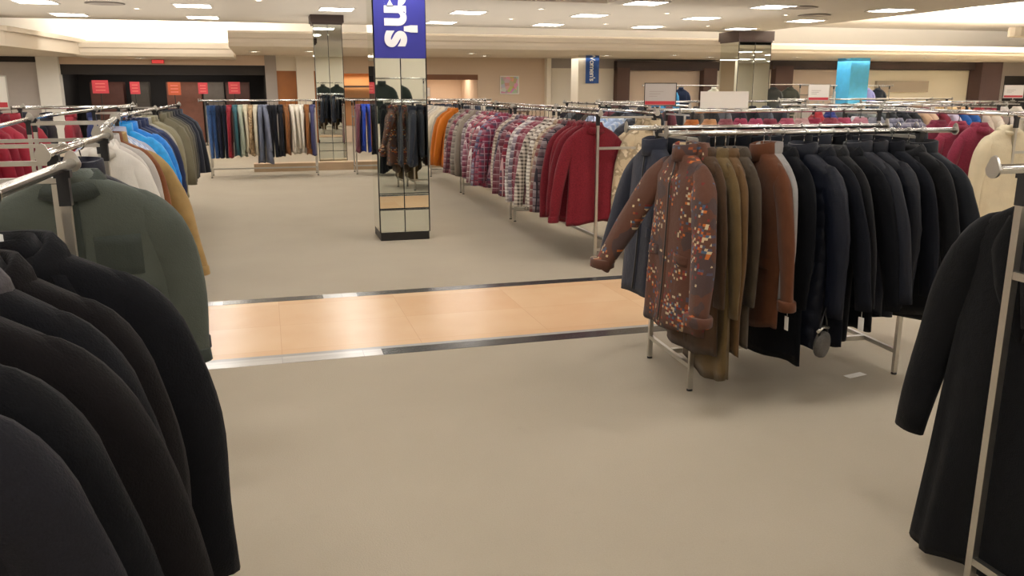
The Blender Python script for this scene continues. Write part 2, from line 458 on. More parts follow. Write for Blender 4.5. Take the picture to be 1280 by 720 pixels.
# hanger: chrome hook around the rail and a black shoulder bar inside the garment
def hook_geo(mb, n=10):
    R = .0185
    pts = [(R*math.cos(a), 0, R*math.sin(a)) for a in [PI*1.12-i*PI*1.62/n for i in range(n+1)]]
    mb.tube(pts+[(.004,0,-.04),(0,0,-.085)], .0028, 6)
def bar_geo(mb, hi=True):
    pts = [(x, .012*(abs(x)/.19)**2, -.103-.086*(abs(x)/.19)**1.25) for x in ([-.19,-.13,-.07,0,.07,.13,.19] if hi else [-.19,0,.19])]
    mb.tube(pts, .007, 6 if hi else 4); mb.tube([(0,0,-.07),(0,0,-.11)], .011, 6)
def hanger(loc, rz, label, group, detail=2, clear=False):
    if detail == 1:
        def fn(mb): hook_geo(mb, 5); bar_geo(mb, False)
        return tag(put('clothes_hanger', cached(('hanger','far'), fn), M['darkmetal'], None, loc, rz), label, 'hanger', group)
    root = empty('clothes_hanger', loc, rz); tag(root, label, 'hanger', group)
    put('hook', cached(('hook','a'), hook_geo), M['chrome'], root)
    put('shoulder_bar', cached(('bar','a'), bar_geo), M['clearish'] if clear else M['black'], root)
    return root

ORD = ['first','second','third','fourth','fifth','sixth','seventh','eighth','ninth','tenth','eleventh','twelfth','thirteenth','fourteenth','fifteenth',
 'sixteenth','seventeenth','eighteenth','nineteenth']
def nth(i):
    if i < 19: return ORD[i]
    tens = ['twent','thirt','fort','fift','sixt'][(i+1)//10-2]
    return tens+'ieth' if (i+1) % 10 == 0 else tens+'y-'+ORD[(i+1) % 10-1]

# -------------------------------------------------------------------- racks
def rack(label, x, y, rz, length, w=.58, z=1.43, ext=(.13,.13), group='garment racks on the sales floor'):
    """double rail H rack: local x runs along the rails, from 0 to length"""
    root = empty('garment_rack', (x,y,0), rz); tag(root, label, 'clothes rack', group)
    h = .0125; s = w/2
    for px in (0, length):
        for py in (-s, s):
            m = MB(); m.box(px-h, px+h, py-h, py+h, 0.012, z-.03); p = put('post', m, M['satin'], root)
            m = MB(); m.lathe([(.004,0),(.017,0),(.017,.008),(.01,.014)], 12, (px,py,0)); put('foot_glide', m, M['black'], p)
            m = MB(); m.box(px-.014, px+.014, py-.016, py+.016, z-.11, z-.012); m.box(px-.016, px+.016, py-.022, py+.022, z-.03, z-.008)
            put('rail_bracket', m, M['black'], root)
        for zz in (.14, z-.32):
            m = MB(); m.box(px-.011, px+.011, -s+h, s-h, zz-.012, zz+.012); put('cross_bar', m, M['satin'], root)
        m = MB(); m.box(px-.009, px+.009, -s, s, z-.045, z-.028); put('top_cross_bar', m, M['satin'], root)
    m = MB(); m.box(h, length-h, -.014, .014, .126, .154); put('base_bar', m, M['satin'], root)
    for py in (-s, s):
        m = MB(); m.tube([(-ext[0],py,z),(length+ext[1],py,z)], .0145, 12); r = put('rail', m, M['chrome'], root)
        for px, d in ((-ext[0],-1),(length+ext[1],1)):
            m = MB(); prof_ = []
            for k in range(16):   # teardrop plate
                a = 2*PI*k/16; rr = .026*(1+.55*max(0, math.sin(a))**4)
                prof_.append((rr*math.cos(a)*(1-.25*max(0,math.sin(a))), rr*math.sin(a)))
            m.rings([[(px+d*q, py+yy, z+zz) for yy, zz in prof_] for q in (-.002, .006)], True, False)
            put('end_cap', m, M['satin'], r)
    return root
def rail_pt(x, y, rz, length, w, z, side, t):
    """world point on a rail: side -1/+1, t metres along"""
    c, s = math.cos(rz), math.sin(rz); ly = side*w/2
    return (x+t*c-ly*s, y+t*s+ly*c, z)

# ------------------------------------------------------------------ setting
X0, X1, Y0, Y1 = -11, 30, -6, 31
m = MB(); m.box(X0, X1, Y0, 5.12, -.1, 0); m.box(X0, X1, 6.85, Y1, -.1, 0); struct('floor', m, M['carpet'])
struct('floor_aisle', B(X0, X1, 5.30, 6.72, -.1, .001), M['aisle'])
# granite and marble border strips on both sides of the marble aisle
struct('trim_1', B(.62, X1, 5.12, 5.25, -.1, .002), M['granite'])
struct('trim_2', B(X0, .62, 5.12, 5.25, -.1, .002), M['marble'])
struct('trim_3', B(X0, X1, 5.25, 5.30, -.1, .0015), plain('pale_grey_stone', 'a9a8a4', .25, 0, .1, 8))
m = MB(); m.box(X0, -.42, 6.72, 6.85, -.1, .002); m.box(.35, .62, 6.72, 6.85, -.1, .002); struct('trim_4', m, M['marble'])
m = MB(); m.box(-.42, .35, 6.72, 6.85, -.1, .002); m.box(.62, X1, 6.72, 6.85, -.1, .002); struct('trim_5', m, M['granite'])

CZ = 3.1
ceil = MB()
hx0, hx1, hy0, hy1 = 2.6, 5.9, 9.6, 14.5
XE = 12.7; YE = 20.9
for a in ((X0,hx0,Y0,YE),(hx1,XE,Y0,YE),(hx0,hx1,Y0,hy0),(hx0,hx1,hy1,YE),(XE,X1,Y0,11.5)): ceil.box(a[0],a[1],a[2],a[3],CZ,CZ+.12)
struct('ceiling', ceil, M['ceiling'])
m = MB(); m.box(X0, X1, Y0, Y1, 3.75, 3.85); struct('ceiling_upper', m, M['cove'])
m = MB()
for a in ((hx0-.1,hx0,hy0,hy1),(hx1,hx1+.1,hy0,hy1),(hx0,hx1,hy0-.1,hy0),(hx0,hx1,hy1,hy1+.1)): m.box(*a, CZ+.12, 3.75)
struct('ceiling_cove', m, M['cove'])
# perimeter soffit with a rounded nose; it steps back in the bay on the left
def soffit(name, x0, x1, y, zb=2.58, zt=2.98, y1=None, x0b=None, x1b=None):
    pr = [(0,.10),(.03,.04),(.10,0)]
    P = [(y+.16, zt), (y+.04, zt-.015), (y, zt-.06), (y, zt-.17), (y+.05, zt-.2), (y+.05, zb+.1), (y+.09, zb+.02), (y+.16, zb), (y1 or Y1, zb-.02), (y1 or Y1, zb+.1), (y+.4, zb+.12), (y+.4, zt)]
    m = MB(); n = len(P)
    xa = [x0]*n; xb = [x1]*n
    v = [(xa[i],)+P[i] for i in range(n)]+[(xb[i],)+P[i] for i in range(n)]
    m.add(v, [tuple(range(n-1,-1,-1)), tuple(range(n,2*n))]+[(i,(i+1)%n,n+(i+1)%n,n+i) for i in range(n)])
    return struct(name, m, M['soffit'])
soffit('trim_6', -.75, 13.6, 21.6, 2.60, 2.98)
soffit('trim_60', 13.6, X1, 21.6, 2.60, 2.88)
soffit('trim_7', -4.7, -.75, 25.0, 2.46, 2.86, Y1)
# left wing of the soffit, slanting back into the bay
m = MB(); m.prism([(X0,19.4),(-5.6,19.4),(-5.1,20.3),(-4.55,25.4),(-4.7,Y1),(X0,Y1)], 2.50, 2.86)
m.prism([(X0,19.3),(-5.55,19.3),(-5.02,20.25),(-4.47,25.4),(-5.2,25.4),(X0,20.6)], 2.80, 2.90); struct('trim_8', m, M['soffit'])
# right: a second rounded soffit island in the bright bay
m = MB(); pts = [(17.6+.5*math.cos(a), 16.6+.5*math.sin(a)) for a in [PI/2+i*PI/10 for i in range(11)]]
m.prism(pts+[(X1,16.1),(X1,17.1)], 2.84, 3.05); struct('trim_9', m, M['soffit'])

struct('wall_left', B(X0-.2, X0, Y0, Y1, 0, 3.8), M['cream'])
struct('wall_right', B(X1, X1+.2, Y0, Y1, 0, 3.8), M['cream'])
struct('wall_front', B(X0, X1, Y0-.2, Y0, 0, 3.8), M['cream'])
struct('wall_back', B(X0, X1, Y1, Y1+.2, 0, 3.8), M['cream'])
struct('baseboard_back', B(X0, X1, Y1-.03, Y1, 0, .12), M['brown'])
YB = 27.0
# cove back wall above the soffits
struct('trim_10', B(X0, X1, YB, YB+.1, 2.62, 3.75), M['cove'])
n_trim = [10]
def trim(m, mat, **k):
    n_trim[0] += 1; return struct('trim_%d' % n_trim[0], m, mat)
# left shop front: shutter bay, white column, dark opening with header
trim(B(-8.5, -6.05, YB, YB+.1, 0, 2.35), M['shutter'])
m = MB(); m.box(-8.5,-6.05,YB-.05,YB+.1,2.35,2.62); trim(m, M['dark'])
trim(B(-6.05, -5.5, YB-.2, YB+.2, 0, 2.62), M['white'])
trim(B(-5.5, .05, YB, YB+.12, 2.3, 2.62), M['softpeach'])
m = MB(); m.box(-5.5, .05, YB+.05, YB+.25, 2.02, 2.3); trim(m, M['dark'])
m = MB(); m.box(-5.5, .05, YB+2.2, YB+2.3, 0, 2.3); m.box(-5.6,-5.5,YB+.2,YB+2.3,0,2.3); m.box(.0,.1,YB+.2,YB+2.3,0,2.3); m.box(-5.5,.05,YB+.2,YB+2.3,2.3,2.4); trim(m, M['dark'])
trim(B(.05, .38, YB-.05, YB+.15, 0, 2.62), M['greywall'])
m = MB(); m.box(.38, .95, YB, YB+.12, 2.15, 2.62); m.box(.95, 1.6, YB-.3, YB+.12, 0, 2.62); trim(m, M['cream'])
d = struct('door_1', B(.38, .95, YB+.02, YB+.08, 0, 2.15), M['door'])
m = MB(); m.tube([(.88,YB+.02,1.02),(.88,YB-.03,1.02),(.78,YB-.03,1.02)], .012, 8); put('door_handle', m, M['chrome'], d)
# middle: peach wall with lit niches and a fitting-room opening
m = MB()
for a in ((1.6,2.25,0,2.62),(2.25,4.6,2.08,2.62),(2.25,4.6,0,.5),(4.6,4.95,0,2.62),(4.95,6.6,2.05,2.62),(6.6,9.0,0,2.62)): m.box(a[0],a[1],YB,YB+.12,a[2],a[3])
trim(m, M['tanwall'])
m = MB(); m.box(2.25,4.6,YB+.7,YB+.75,.5,2.1); m.box(2.2,2.25,YB+.1,YB+.75,.5,2.1); m.box(4.6,4.65,YB+.1,YB+.75,.5,2.1); m.box(2.2,4.65,YB+.1,YB+.75,2.08,2.13); m.box(2.2,4.65,YB+.1,YB+.75,.45,.5)
m.box(3.35,3.5,YB+.1,YB+.75,.5,2.08); trim(m, plain('niche_peach', 'dba877', .8, 0, .06, 1))
m = MB(); m.box(2.25,4.6,YB+.12,YB+.6,1.66,1.72); m.box(2.25,4.6,YB+.12,YB+.6,1.3,1.34); trim(m, M['ply'])
m = MB(); m.box(4.95,6.6,YB+2.5,YB+2.6,0,2.1); m.box(4.9,4.95,YB+.1,YB+2.6,0,2.1); m.box(6.6,6.65,YB+.1,YB+2.6,0,2.1); m.box(4.9,6.65,YB+.1,YB+2.6,2.05,2.1); trim(m, M['peach'])
trim(B(4.95, 6.6, YB-.02, YB+.1, 1.9, 2.06), plain('niche_brown', '7a5137', .6, 0, .1, 2))
trim(B(8.85, 9.0, YB-.25, YB, 0, 2.62), M['cream'])
# right: deeper shop wall with dark lintels and lit cream panels
m = MB(); m.box(9.0, X1, YB+.02, YB+.12, 2.28, 2.62); trim(m, M['greywall'])
m = MB(); m.box(11.3, 15.1, YB-.25, YB+.02, 2.22, 2.52); m.box(17.2, 26.0, YB-.25, YB+.02, 2.3, 2.62); trim(m, plain('dark_lintel', '4a3d3a', .7, 0, .1, 2))
trim(B(9.1, 11.3, YB+.02, YB+.1, 0, 2.28), M['cream'])
m = MB(); m.box(11.3, 11.75, YB-.3, YB, 0, 2.3); m.box(14.5, 15.0, YB-.3, YB, 0, 2.3); m.box(17.3, 18.0, YB-.3, YB, 0, 2.4); trim(m, plain('brown_column', '5b4238', .6, 0, .1, 2))
trim(B(11.75, 14.5, YB+.02, YB+.1, 0, 2.3), M['peach'])
trim(B(15.0, 17.3, YB+.02, YB+.1, 0, 2.3), M['cream'])
trim(B(18.0, 21.4, YB+.02, YB+.1, 0, 2.3), M['peach'])
trim(B(21.4, 25.9, YB+.02, YB+.1, 0, 2.3), plain('pale_panel', 'efe3c8', .8, 0, .03, 1))
trim(B(21.7, 24.0, YB-.1, YB+.02, 1.5, 1.9), plain('panel_shelf', 'b3a592', .8, 0, .05, 1))
trim(B(25.9, 26.85, YB-.6, YB, 0, 2.6), plain('mauve_column', '57423f', .7, 0, .08, 2))
trim(B(26.85, 27.3, YB-.3, YB, 0, 2.6), M['greywall'])
trim(B(27.3, X1, YB+.02, YB+.1, 0, 2.1), M['dark'])
trim(B(27.3, X1, YB-.1, YB+.02, 2.1, 2.62), M['greywall'])
trim(B(9.9, 10.0, YB-.1, YB+.02, 0, 2.28), M['dark'])
# low wooden riser behind the far rail
trim(B(-.3, 4.3, 17.75, 18.15, 0, .16), M['plinth'])

# ------------------------------------------------------------------ pillars
def pillar(label, x, y, w, mirror=True, cap=True, body=None, tilt=.0075, zcap=2.95, top=CZ):
    r = empty('mirrored_pillar' if mirror else 'square_pillar', (x+w/2, y+w/2, 0)); tag(r, label, 'pillar')
    h = w/2
    m = MB(); m.box(-h+.02, h-.02, -h+.02, h-.02, .08, top); put('core', m, body or M['white'], r)
    m = MB(); m.box(-h+.005, h-.005, -h+.005, h-.005, 0, .09); put('plinth', m, M['darkmetal'], r)
    if mirror:
        zs = [(.095,.35),(.36,.515),(.525,zcap)]
        for k in (-1, 1):
            for z0, z1 in zs:
                m = MB(); hw = h/2-.006
                m.box(-hw, hw, -.004, .004, z0, z1)
                o = put('mirror_panel', m, M['mirror'], r, (k*h/2, -h+.006, 0), -k*tilt)
        m = MB(); m.box(-h+.0, -h+.012, -h+.02, h, .095, zcap); put('side_panel', m, M['mirror'], r)
        m = MB(); m.box(-.004, .004, -h-.003, -h+.008, .09, zcap)
        for q in (.352, .518): m.box(-h+.005, h-.005, -h-.003, -h+.008, q, q+.008)
        for q in (-h, h): m.box(q-.006, q+.006, -h-.004, -h+.016, .09, zcap)
        put('metal_edging', m, M['darkmetal'], r)
    if cap:
        m = MB(); e = .05; m.box(-h-e, h+e, -h-e, h+e, zcap, CZ); m.box(-h-e*.4, h+e*.4, -h-e*.4, h+e*.4, zcap-.04, zcap); put('capital', m, M['capital'], r)
    return r
pillar('mirrored square pillar under the large blue banner', 1.13, 9.2, .55)
pillar("mirrored square pillar farther back, left of the blue-bannered one", 1.03, 18.3, .57)
pillar('wide mirrored pillar with brown capital, right of centre', 12.0, 21.0-.7, .95, zcap=2.86)
pillar('slim cream pillar carrying the smaller blue banner', 8.9, 24.0, .66, False, False, M['cream'], top=2.6)
pillar('pillar wrapped in bright sky-blue panels at the far right', 18.3, 24.0, .75, False, False, M['sky'], top=2.6)

def banner(label, text, x0, x1, y, z0, z1, mat, size, tx, tz, bold=.012):
    r = empty('hanging_banner', (x0, y, z1)); tag(r, label, 'banner')
    m = MB(); n = 8
    rows = [[(0+(x1-x0)*i/n, -.012-.006*math.sin(PI*i/n), zz) for i in range(n+1)] for zz in (0, (z0-z1)/2, z0-z1)]
    v = [p for q in rows for p in q]; f = [(a*(n+1)+i, (a+1)*(n+1)+i, (a+1)*(n+1)+i+1, a*(n+1)+i+1) for a in range(2) for i in range(n)]
    m.add(v, f); m.add([(p[0], p[1]+.005, p[2]) for p in v], [q[::-1] for q in f]); put('cloth', m, mat, r)
    m = MB(); m.tube([(-.01,-.012,0),(x1-x0+.01,-.012,0)], .008, 8); put('top_rod', m, M['satin'], r)
    cu = bpy.data.curves.new('lettering', 'FONT'); cu.body = text; cu.size = size; cu.extrude = .001; cu.offset = bold; cu.align_x = 'RIGHT'; cu.space_character = .9
    t = bpy.data.objects.new('tmp', cu); COL.objects.link(t)
    bpy.context.view_layer.update()
    me = bpy.data.meshes.new_from_object(t.evaluated_get(bpy.context.evaluated_depsgraph_get())); bpy.data.objects.remove(t)
    o = put('lettering', me, M['letter'], r)
    o.matrix_local = Matrix.Translation((tx, -.021, tz-z1)) @ Matrix(((0,1,0,0),(0,0,-1,0),(-1,0,0,0),(0,0,0,1)))
    return r
banner("large blue banner reading Men's down the near mirrored pillar", "Men's", 1.135, 1.675, 9.185, 1.955, 3.08, M['blue'], .44, .125, 2.065, .017)
banner("small blue banner reading Women's on the slim cream pillar", "Women's", 9.13, 9.55, 23.98, 1.78, 2.58, M['wblue'], .23, .13, 1.84, .005)

# ------------------------------------------------------------ ceiling items
for ix in range(-4, 15):
    for iy in range(-8, 3):
        x = 1.4+2.55*(ix-2); y = 16.9+2.7*(iy-1)
        if x < X0+.5 or (x > XE-.6 and y > 11) or y > YE-.5 or x > X1-1: continue
        if hx0-.5 < x < hx1+.5 and hy0-.5 < y < hy1+.5: continue
        seen = y > 13.5
        r = empty('ceiling_light', (x, y, CZ))
        col_ = (['leftmost','second','third','fourth','fifth','sixth','seventh','eighth','ninth'])[max(0, min(8, ix+1))]
        row_ = {19: 'farthest', 16: 'second farthest', 14: 'third farthest'}.get(int(y), 'nearer')
        if seen: tag(r, 'square white ceiling light panel, %s row, %s from left' % (row_, col_ if ix > -1 else 'leftmost'), 'ceiling light', 'ceiling light panels')
        else: tag(r, 'square white ceiling light panel above the camera side of the store', 'ceiling light', 'ceiling light panels overhead')
        m = MB(); m.box(-.30,.30,-.30,.30,-.012,-.006); put('diffuser', m, M['lamp'], r)
        m = MB()
        for a in ((-.33,.33,-.33,-.30),(-.33,.33,.30,.33),(-.33,-.30,-.30,.30),(.30,.33,-.30,.30)): m.box(*a, -.016, 0)
        put('frame', m, M['white'], r)
def disc_lamp(x, y, z, label, group='small round downlights', r_=.075):
    r = empty('downlight', (x,y,z)); tag(r, label, 'downlight', group)
    m = MB(); m.lathe([(r_*.75,-.006),(r_*.75,-.003)], 16); put('lens', m, M['spot'], r)
    m = MB(); m.lathe([(r_*.76,-.003),(r_*.76,-.012),(r_,-.012),(r_*1.05,0)], 16); put('ring', m, M['white'], r)
spots = [(-2.2,17.8),(0,15.6),(2.6,18.4),(5.2,18.2),(5.1,15.8),(7.8,16),(10.3,15.7),(10.3,18.9),(7.7,19)]
for i, (x, y) in enumerate(spots): disc_lamp(x, y, CZ, 'small round downlight in the main ceiling, %s from left' % nth(i))
sp2 = [(-3.2,25.6),(-.2,24),(1.2,23.4),(3.6,24.2),(5.6,23.6),(6.4,25.3),(9.8,24),(11.6,23.2),(13.4,24.4),(16,23.6),(18.4,24.2),(20.5,23.2),(22.6,24.3),(25,23.6)]
for i, (x, y) in enumerate(sp2): disc_lamp(x, y, 2.585 if x > -.7 else 2.445, 'round downlight under the back soffit, %s from left' % nth(i), 'downlights under the back soffit', .14)
for lab, x, y in (('dark slotted air vent in the ceiling at upper left', -2.6, 16.9), ('round dark air diffuser near the right pillar, left one', 9.6, 14.2), ('round dark air diffuser near the right pillar, right one', 10.9, 15.6)):
    r = empty('ceiling_vent', (x, y, CZ)); tag(r, lab, 'vent')
    m = MB(); m.lathe([(.30,-.004),(.33,-.012),(.26,-.02),(.24,-.01),(.20,-.026),(.14,-.014),(.12,-.03),(.001,-.03)], 24); put('diffuser_cone', m, M['greywall'], r)
# cove and soffit lighting (lamps sitting in the coves), plus unseen fill added for the ceiling
def area(name, x, y, z, sx, sy, power, colr=(1,.95,.87), rot=(0,0,0)):
    l = bpy.data.lights.new(name, 'AREA'); l.shape = 'RECTANGLE'; l.size = sx; l.size_y = sy; l.energy = power; l.color = colr
    o = bpy.data.objects.new(name, l); COL.objects.link(o); o.location = (x,y,z); o.rotation_euler = rot; return o
area('cove_lamp', 12, 22.3, 3.0, 26, .15, 520, rot=(math.radians(165),0,0))
area('cove_lamp', -2.7, 25.6, 2.95, 3.8, .15, 220, rot=(math.radians(150),0,0))
area('cove_lamp', -2.8, 21.8, 3.3, 3.6, .3, 90, rot=(math.radians(110),0,0))
area('cove_lamp', 21, 19.5, 3.0, 14, .3, 2600, rot=(PI,0,0))
area('cove_lamp', 4.2, 10.2, 3.3, 3, .3, 60, rot=(PI,0,0))
for ux, uy, us, ue in ((-5,17,9,95),(5,17.5,10,120),(9,6,14,60),(-5,5,9,40)): area('ceiling_fill', ux, uy, 2.3, us, 6, ue, (1,.94,.86), (PI,0,0))  # unseen up-facing lamps without fixtures, added to brighten the main ceiling
area('soffit_lamp', 5, 24.4, 2.5, 12, 1.0, 130)
area('soffit_lamp', 20, 24.4, 2.5, 16, 1.0, 190)
area('soffit_lamp', -3, 25.9, 2.4, 4, .6, 30)
area('soffit_lamp', -7.5, 24, 2.4, 3, 1.5, 60)
area('soffit_lamp', -3, 28, 2.28, 4, .8, 25)
area('niche_lamp', 3.4, YB+.4, 2.02, 2.2, .2, 14, (1,.8,.55))
area('niche_lamp', 5.8, YB+1.4, 2.0, 1.4, .6, 22, (1,.85,.68))

# --------------------------------------------------------------------- rows
rnd = random.Random(4)
def row(specs, rk, side, t0, dt, face, where, group, detail=1, cat='garment', jit=4, hang=None, dk=.8, clear=False):
    """specs: (style, material, words, category[, options]); hung one after another along a rail"""
    x, y, rz, length, w, z = rk; t = t0; rnd = random.Random(sum(map(ord, group)))
    for i, sp in enumerate(specs):
        style, mat, words, cat = sp[:4]; op = dict(sp[4]) if len(sp) > 4 else {}
        step = op.pop('step', dt); dz = op.pop('dz', 0); turn = op.pop('turn', 0)
        p = rail_pt(x, y, rz, length, w, z, side, t)
        r = face+math.radians(rnd.uniform(-jit, jit)+turn)
        lab = '%s, %s %s' % (words, nth(i), where)
        hl = 'hanger of the %s, %s %s' % (cat, nth(i), where)
        hd = hang or detail
        op.setdefault('seed', i*5+3); op.setdefault('dk', dk)
        if style != 'trousers':
            op.setdefault('sway', (math.radians(rnd.uniform(-1.5,1.5)), math.radians(rnd.uniform(-2.5,2.5))))
            op['size'] = op.get('size', 1)*rnd.uniform(.96,1.04)
            op.setdefault('fwd', rnd.choice((-.04,-.02,0,.03))); op.setdefault('spread', rnd.choice((.01,.04,.07)))
        if style == 'trousers':
            o = put('trousers', trousers_mesh(i % 3), mat, None, p, r); tag(o, lab, 'trousers', group)
        else:
            garment(op.pop('name', cat.replace(' ', '_')), style, mat, p, r, lab, cat, group, detail=op.pop('detail', detail), **op)
        hg = hanger(p, r, hl, 'hangers of '+group, hd, clear); hg.scale = (max(.97, op.get('size', 1)),)*3; hg.rotation_euler[1] = op.get('sway', (0,0))[1]
        t += step*rnd.uniform(.85,1.15)

NEARB = PI/2   # racks whose rails run away from the camera
# --- left: foreground coat rack
L1 = (-.86, -.75, NEARB, 3.42, .58, 1.43)
rack('chrome rack of dark wool coats in the left foreground', *L1[:5], z=1.43, ext=(.1,.13))
bk = fab('wool','0f1014'); bk2 = fab('wool','121318'); ch = fab('wool','202026'); brn = fab('wool','131012'); knit = fab('flannel','4a474b')
row([('coat', ch, 'charcoal grey wool coat', 'coat', dict(size=1.1, front='buttons', step=.19, turn=4)),
     ('coat', bk, 'black wool coat', 'coat', dict(size=1.1, front='buttons', step=.17, turn=-5, spread=.09)),
     ('coat', brn, 'brown-black wool coat', 'coat', dict(size=1.15, front='buttons', step=.2, turn=3, spread=.1)),
     ('coat', bk2, 'black coat with a grey fleece collar', 'coat', dict(size=1.08, trim=knit, step=.13, turn=-4)),
     ('coat', brn, 'brownish black overcoat', 'coat', dict(size=1.15, front='buttons', step=.2, turn=5)),
     ('coat', bk2, 'black overcoat with wide lapels', 'coat', dict(size=1.2, wide=1.06, front='buttons', spread=.02, SLk=.9, turn=6, fwd=-.02))],
    L1, -1, 1.86, .175, 0, 'from the camera on the left foreground rack', 'dark coats on the left foreground rack', 2, jit=2, dk=1.0, clear=True)
# --- left: short rack with the green jacket
L2 = (-1.02, 3.3, NEARB, 1.0, .58, 1.43)
rack('short chrome rack behind the left foreground coats', *L2[:5], z=1.43)
row([('jacket', fab('solid','50564f'), 'grey-green field jacket with flap pockets', 'jacket', dict(size=1.14, wide=1.24, collar='fold', Lk=1.1, front='pockets', spread=.0, SLk=.9, trim=fab('solid','393f3a'), seed=1, fwd=-.02, step=.25)),
     ('jacket', fab('nylon','1b1c28'), 'navy jacket', 'jacket', dict(size=1.15, spread=.1, SLk=.85, front='zip'))],
    L2, -1, .2, .2, 0, 'from the camera on the short left rack', 'garments on the short left rack', 2, jit=3, dk=.9)
L2B = (-1.12, 4.75, NEARB+math.radians(6.5), 2.2, .58, 1.43)
rack('chrome rack of tan and white garments along the left aisle', *L2B[:5], z=1.43)
row([('shirt', fab('solid','dcd8d0'), 'white shirt', 'shirt', dict(front='buttons', size=.84)),
     ('shirt', fab('solid','cfcac3'), 'off-white shirt', 'shirt', dict(front='buttons', size=.84)),
     ('jacket', fab('solid','b5b2ae'), 'pale grey jacket', 'jacket', dict(front='zip', size=.86)),
     ('jacket', fab('suede','7a4a2c'), 'rust brown suede jacket', 'jacket', dict(front='buttons', size=.98, spread=.02)),
     ('jacket', fab('suede','a08658'), 'tan suede jacket', 'jacket', dict(front='buttons', spread=.11, size=1.17)),
     ('shirt', fab('stripe','9fb0cf','d5d9e2'), 'light blue striped shirt', 'shirt', {}),
     ('shirt', fab('stripe','8fa4cc','c5cfe2'), 'blue striped shirt', 'shirt', {}),
     ('jacket', fab('solid','a9aec4'), 'lavender grey jacket', 'jacket', dict(front='zip'))],
    L2B, -1, .22, .22, math.radians(6.5), 'from the near end of the tan and white rack', 'garments on the tan and white rack', 2, dk=1.0)
L3 = (-1.42, 7.3, NEARB, 2.4, .58, 1.43); L4 = (-1.42, 9.95, NEARB, 2.4, .58, 1.43)
rack('chrome double rack of mixed jackets along the left aisle, nearer', *L3[:5], z=1.43)
rack('chrome double rack of mixed jackets along the left aisle, farther', *L4[:5], z=1.43)
row([('puffer', fab('shiny','2f9cf4'), 'glossy sky-blue puffer jacket', 'puffer jacket', dict(front='zip', size=1.1, spread=.08)),
     ('puffer', fab('shiny','2a86e4'), 'glossy bright blue puffer jacket', 'puffer jacket', dict(front='zip', size=1.08)),
     ('puffer', fab('nylon','1c2748'), 'navy quilted puffer jacket', 'puffer jacket', dict(front='zip', size=1.08)),
     ('puffer', fab('nylon','222f55'), 'navy puffer jacket', 'puffer jacket', dict(front='zip', size=1.08)),
     ('jacket', fab('camo','2b3558','3e4a72','1a2038'), 'navy patterned jacket', 'jacket', dict(front='zip')),
     ('jacket', fab('solid','a8a497'), 'stone beige jacket', 'jacket', dict(front='zip')),
     ('jacket', fab('solid','8c866c'), 'khaki jacket', 'jacket', dict(front='zip')),
     ('jacket', fab('solid','8f8a74'), 'sand khaki jacket', 'jacket', {})],
    L3, -1, .2, .27, 0, 'from the near end of the nearer left aisle rack', 'jackets on the nearer left aisle rack', 2, dk=1.0)
row([(s, f_, w_, c_) for s, f_, w_, c_ in (
     ('jacket', fab('solid','7a7561'), 'olive khaki jacket', 'jacket'), ('jacket', fab('solid','6f6a58'), 'olive grey jacket', 'jacket'),
     ('jacket', fab('solid','5d5a50'), 'dark olive jacket', 'jacket'), ('jacket', fab('solid','34363a'), 'dark grey jacket', 'jacket'), ('jacket', fab('solid','2b2f3b'), 'slate navy jacket', 'jacket'),
     ('jacket', fab('solid','22262f'), 'black jacket', 'jacket'), ('jacket', fab('solid','3b4252'), 'grey-blue jacket', 'jacket'))],
    L4, -1, .2, .32, 0, 'from the near end of the farther left aisle rack', 'jackets on the farther left aisle rack', 1, dk=1.0)
# --- far left racks
G1 = (-2.75, 6.6, NEARB, 3.4, .58, 1.45)
rack('chrome rack of red garments at the left edge', *G1[:5], z=1.45)
reds = ['8c2233','a52a3c','97283a','b03346','7d1f30','a8303f']
row([('jacket', fab('solid','1b2233'), 'dark navy jacket', 'jacket', dict(size=1.05)), ('jacket', fab('solid','171c2b'), 'blue-black jacket', 'jacket', {}), ('jacket', fab('solid','20273c'), 'navy jacket', 'jacket', {})]+
    [('jacket', fab('nylon', c), w_, 'jacket', {}) for c, w_ in zip(reds, ('crimson jacket','bright red jacket','deep red jacket','red jacket','dark red jacket','scarlet jacket'))],
    G1, -1, .15, .37, 0, 'from the near end of the red left-edge rack', 'garments on the red left-edge rack', 1, dk=1.1)
G2 = (-3.6, 11.5, 0, 1.9, .55, 1.42)
rack('chrome rack in front of the dark shop opening at left', *G2[:5], z=1.42)
row([('jacket', fab('solid', c), w_, 'jacket', {}) for c, w_ in (('d9d3cb','white jacket'),('6f7f9c','grey-blue jacket'),('23232b','black jacket'),('2a2d38','charcoal jacket'),('1d1f28','black jacket'),('a33440','red jacket'),('303a66','blue jacket'),('44454d','grey jacket'))],
    G2, -1, .1, .24, -PI/2, 'from left on the rack before the dark shop opening', 'garments on the rack before the dark opening', 1, dk=1.1)

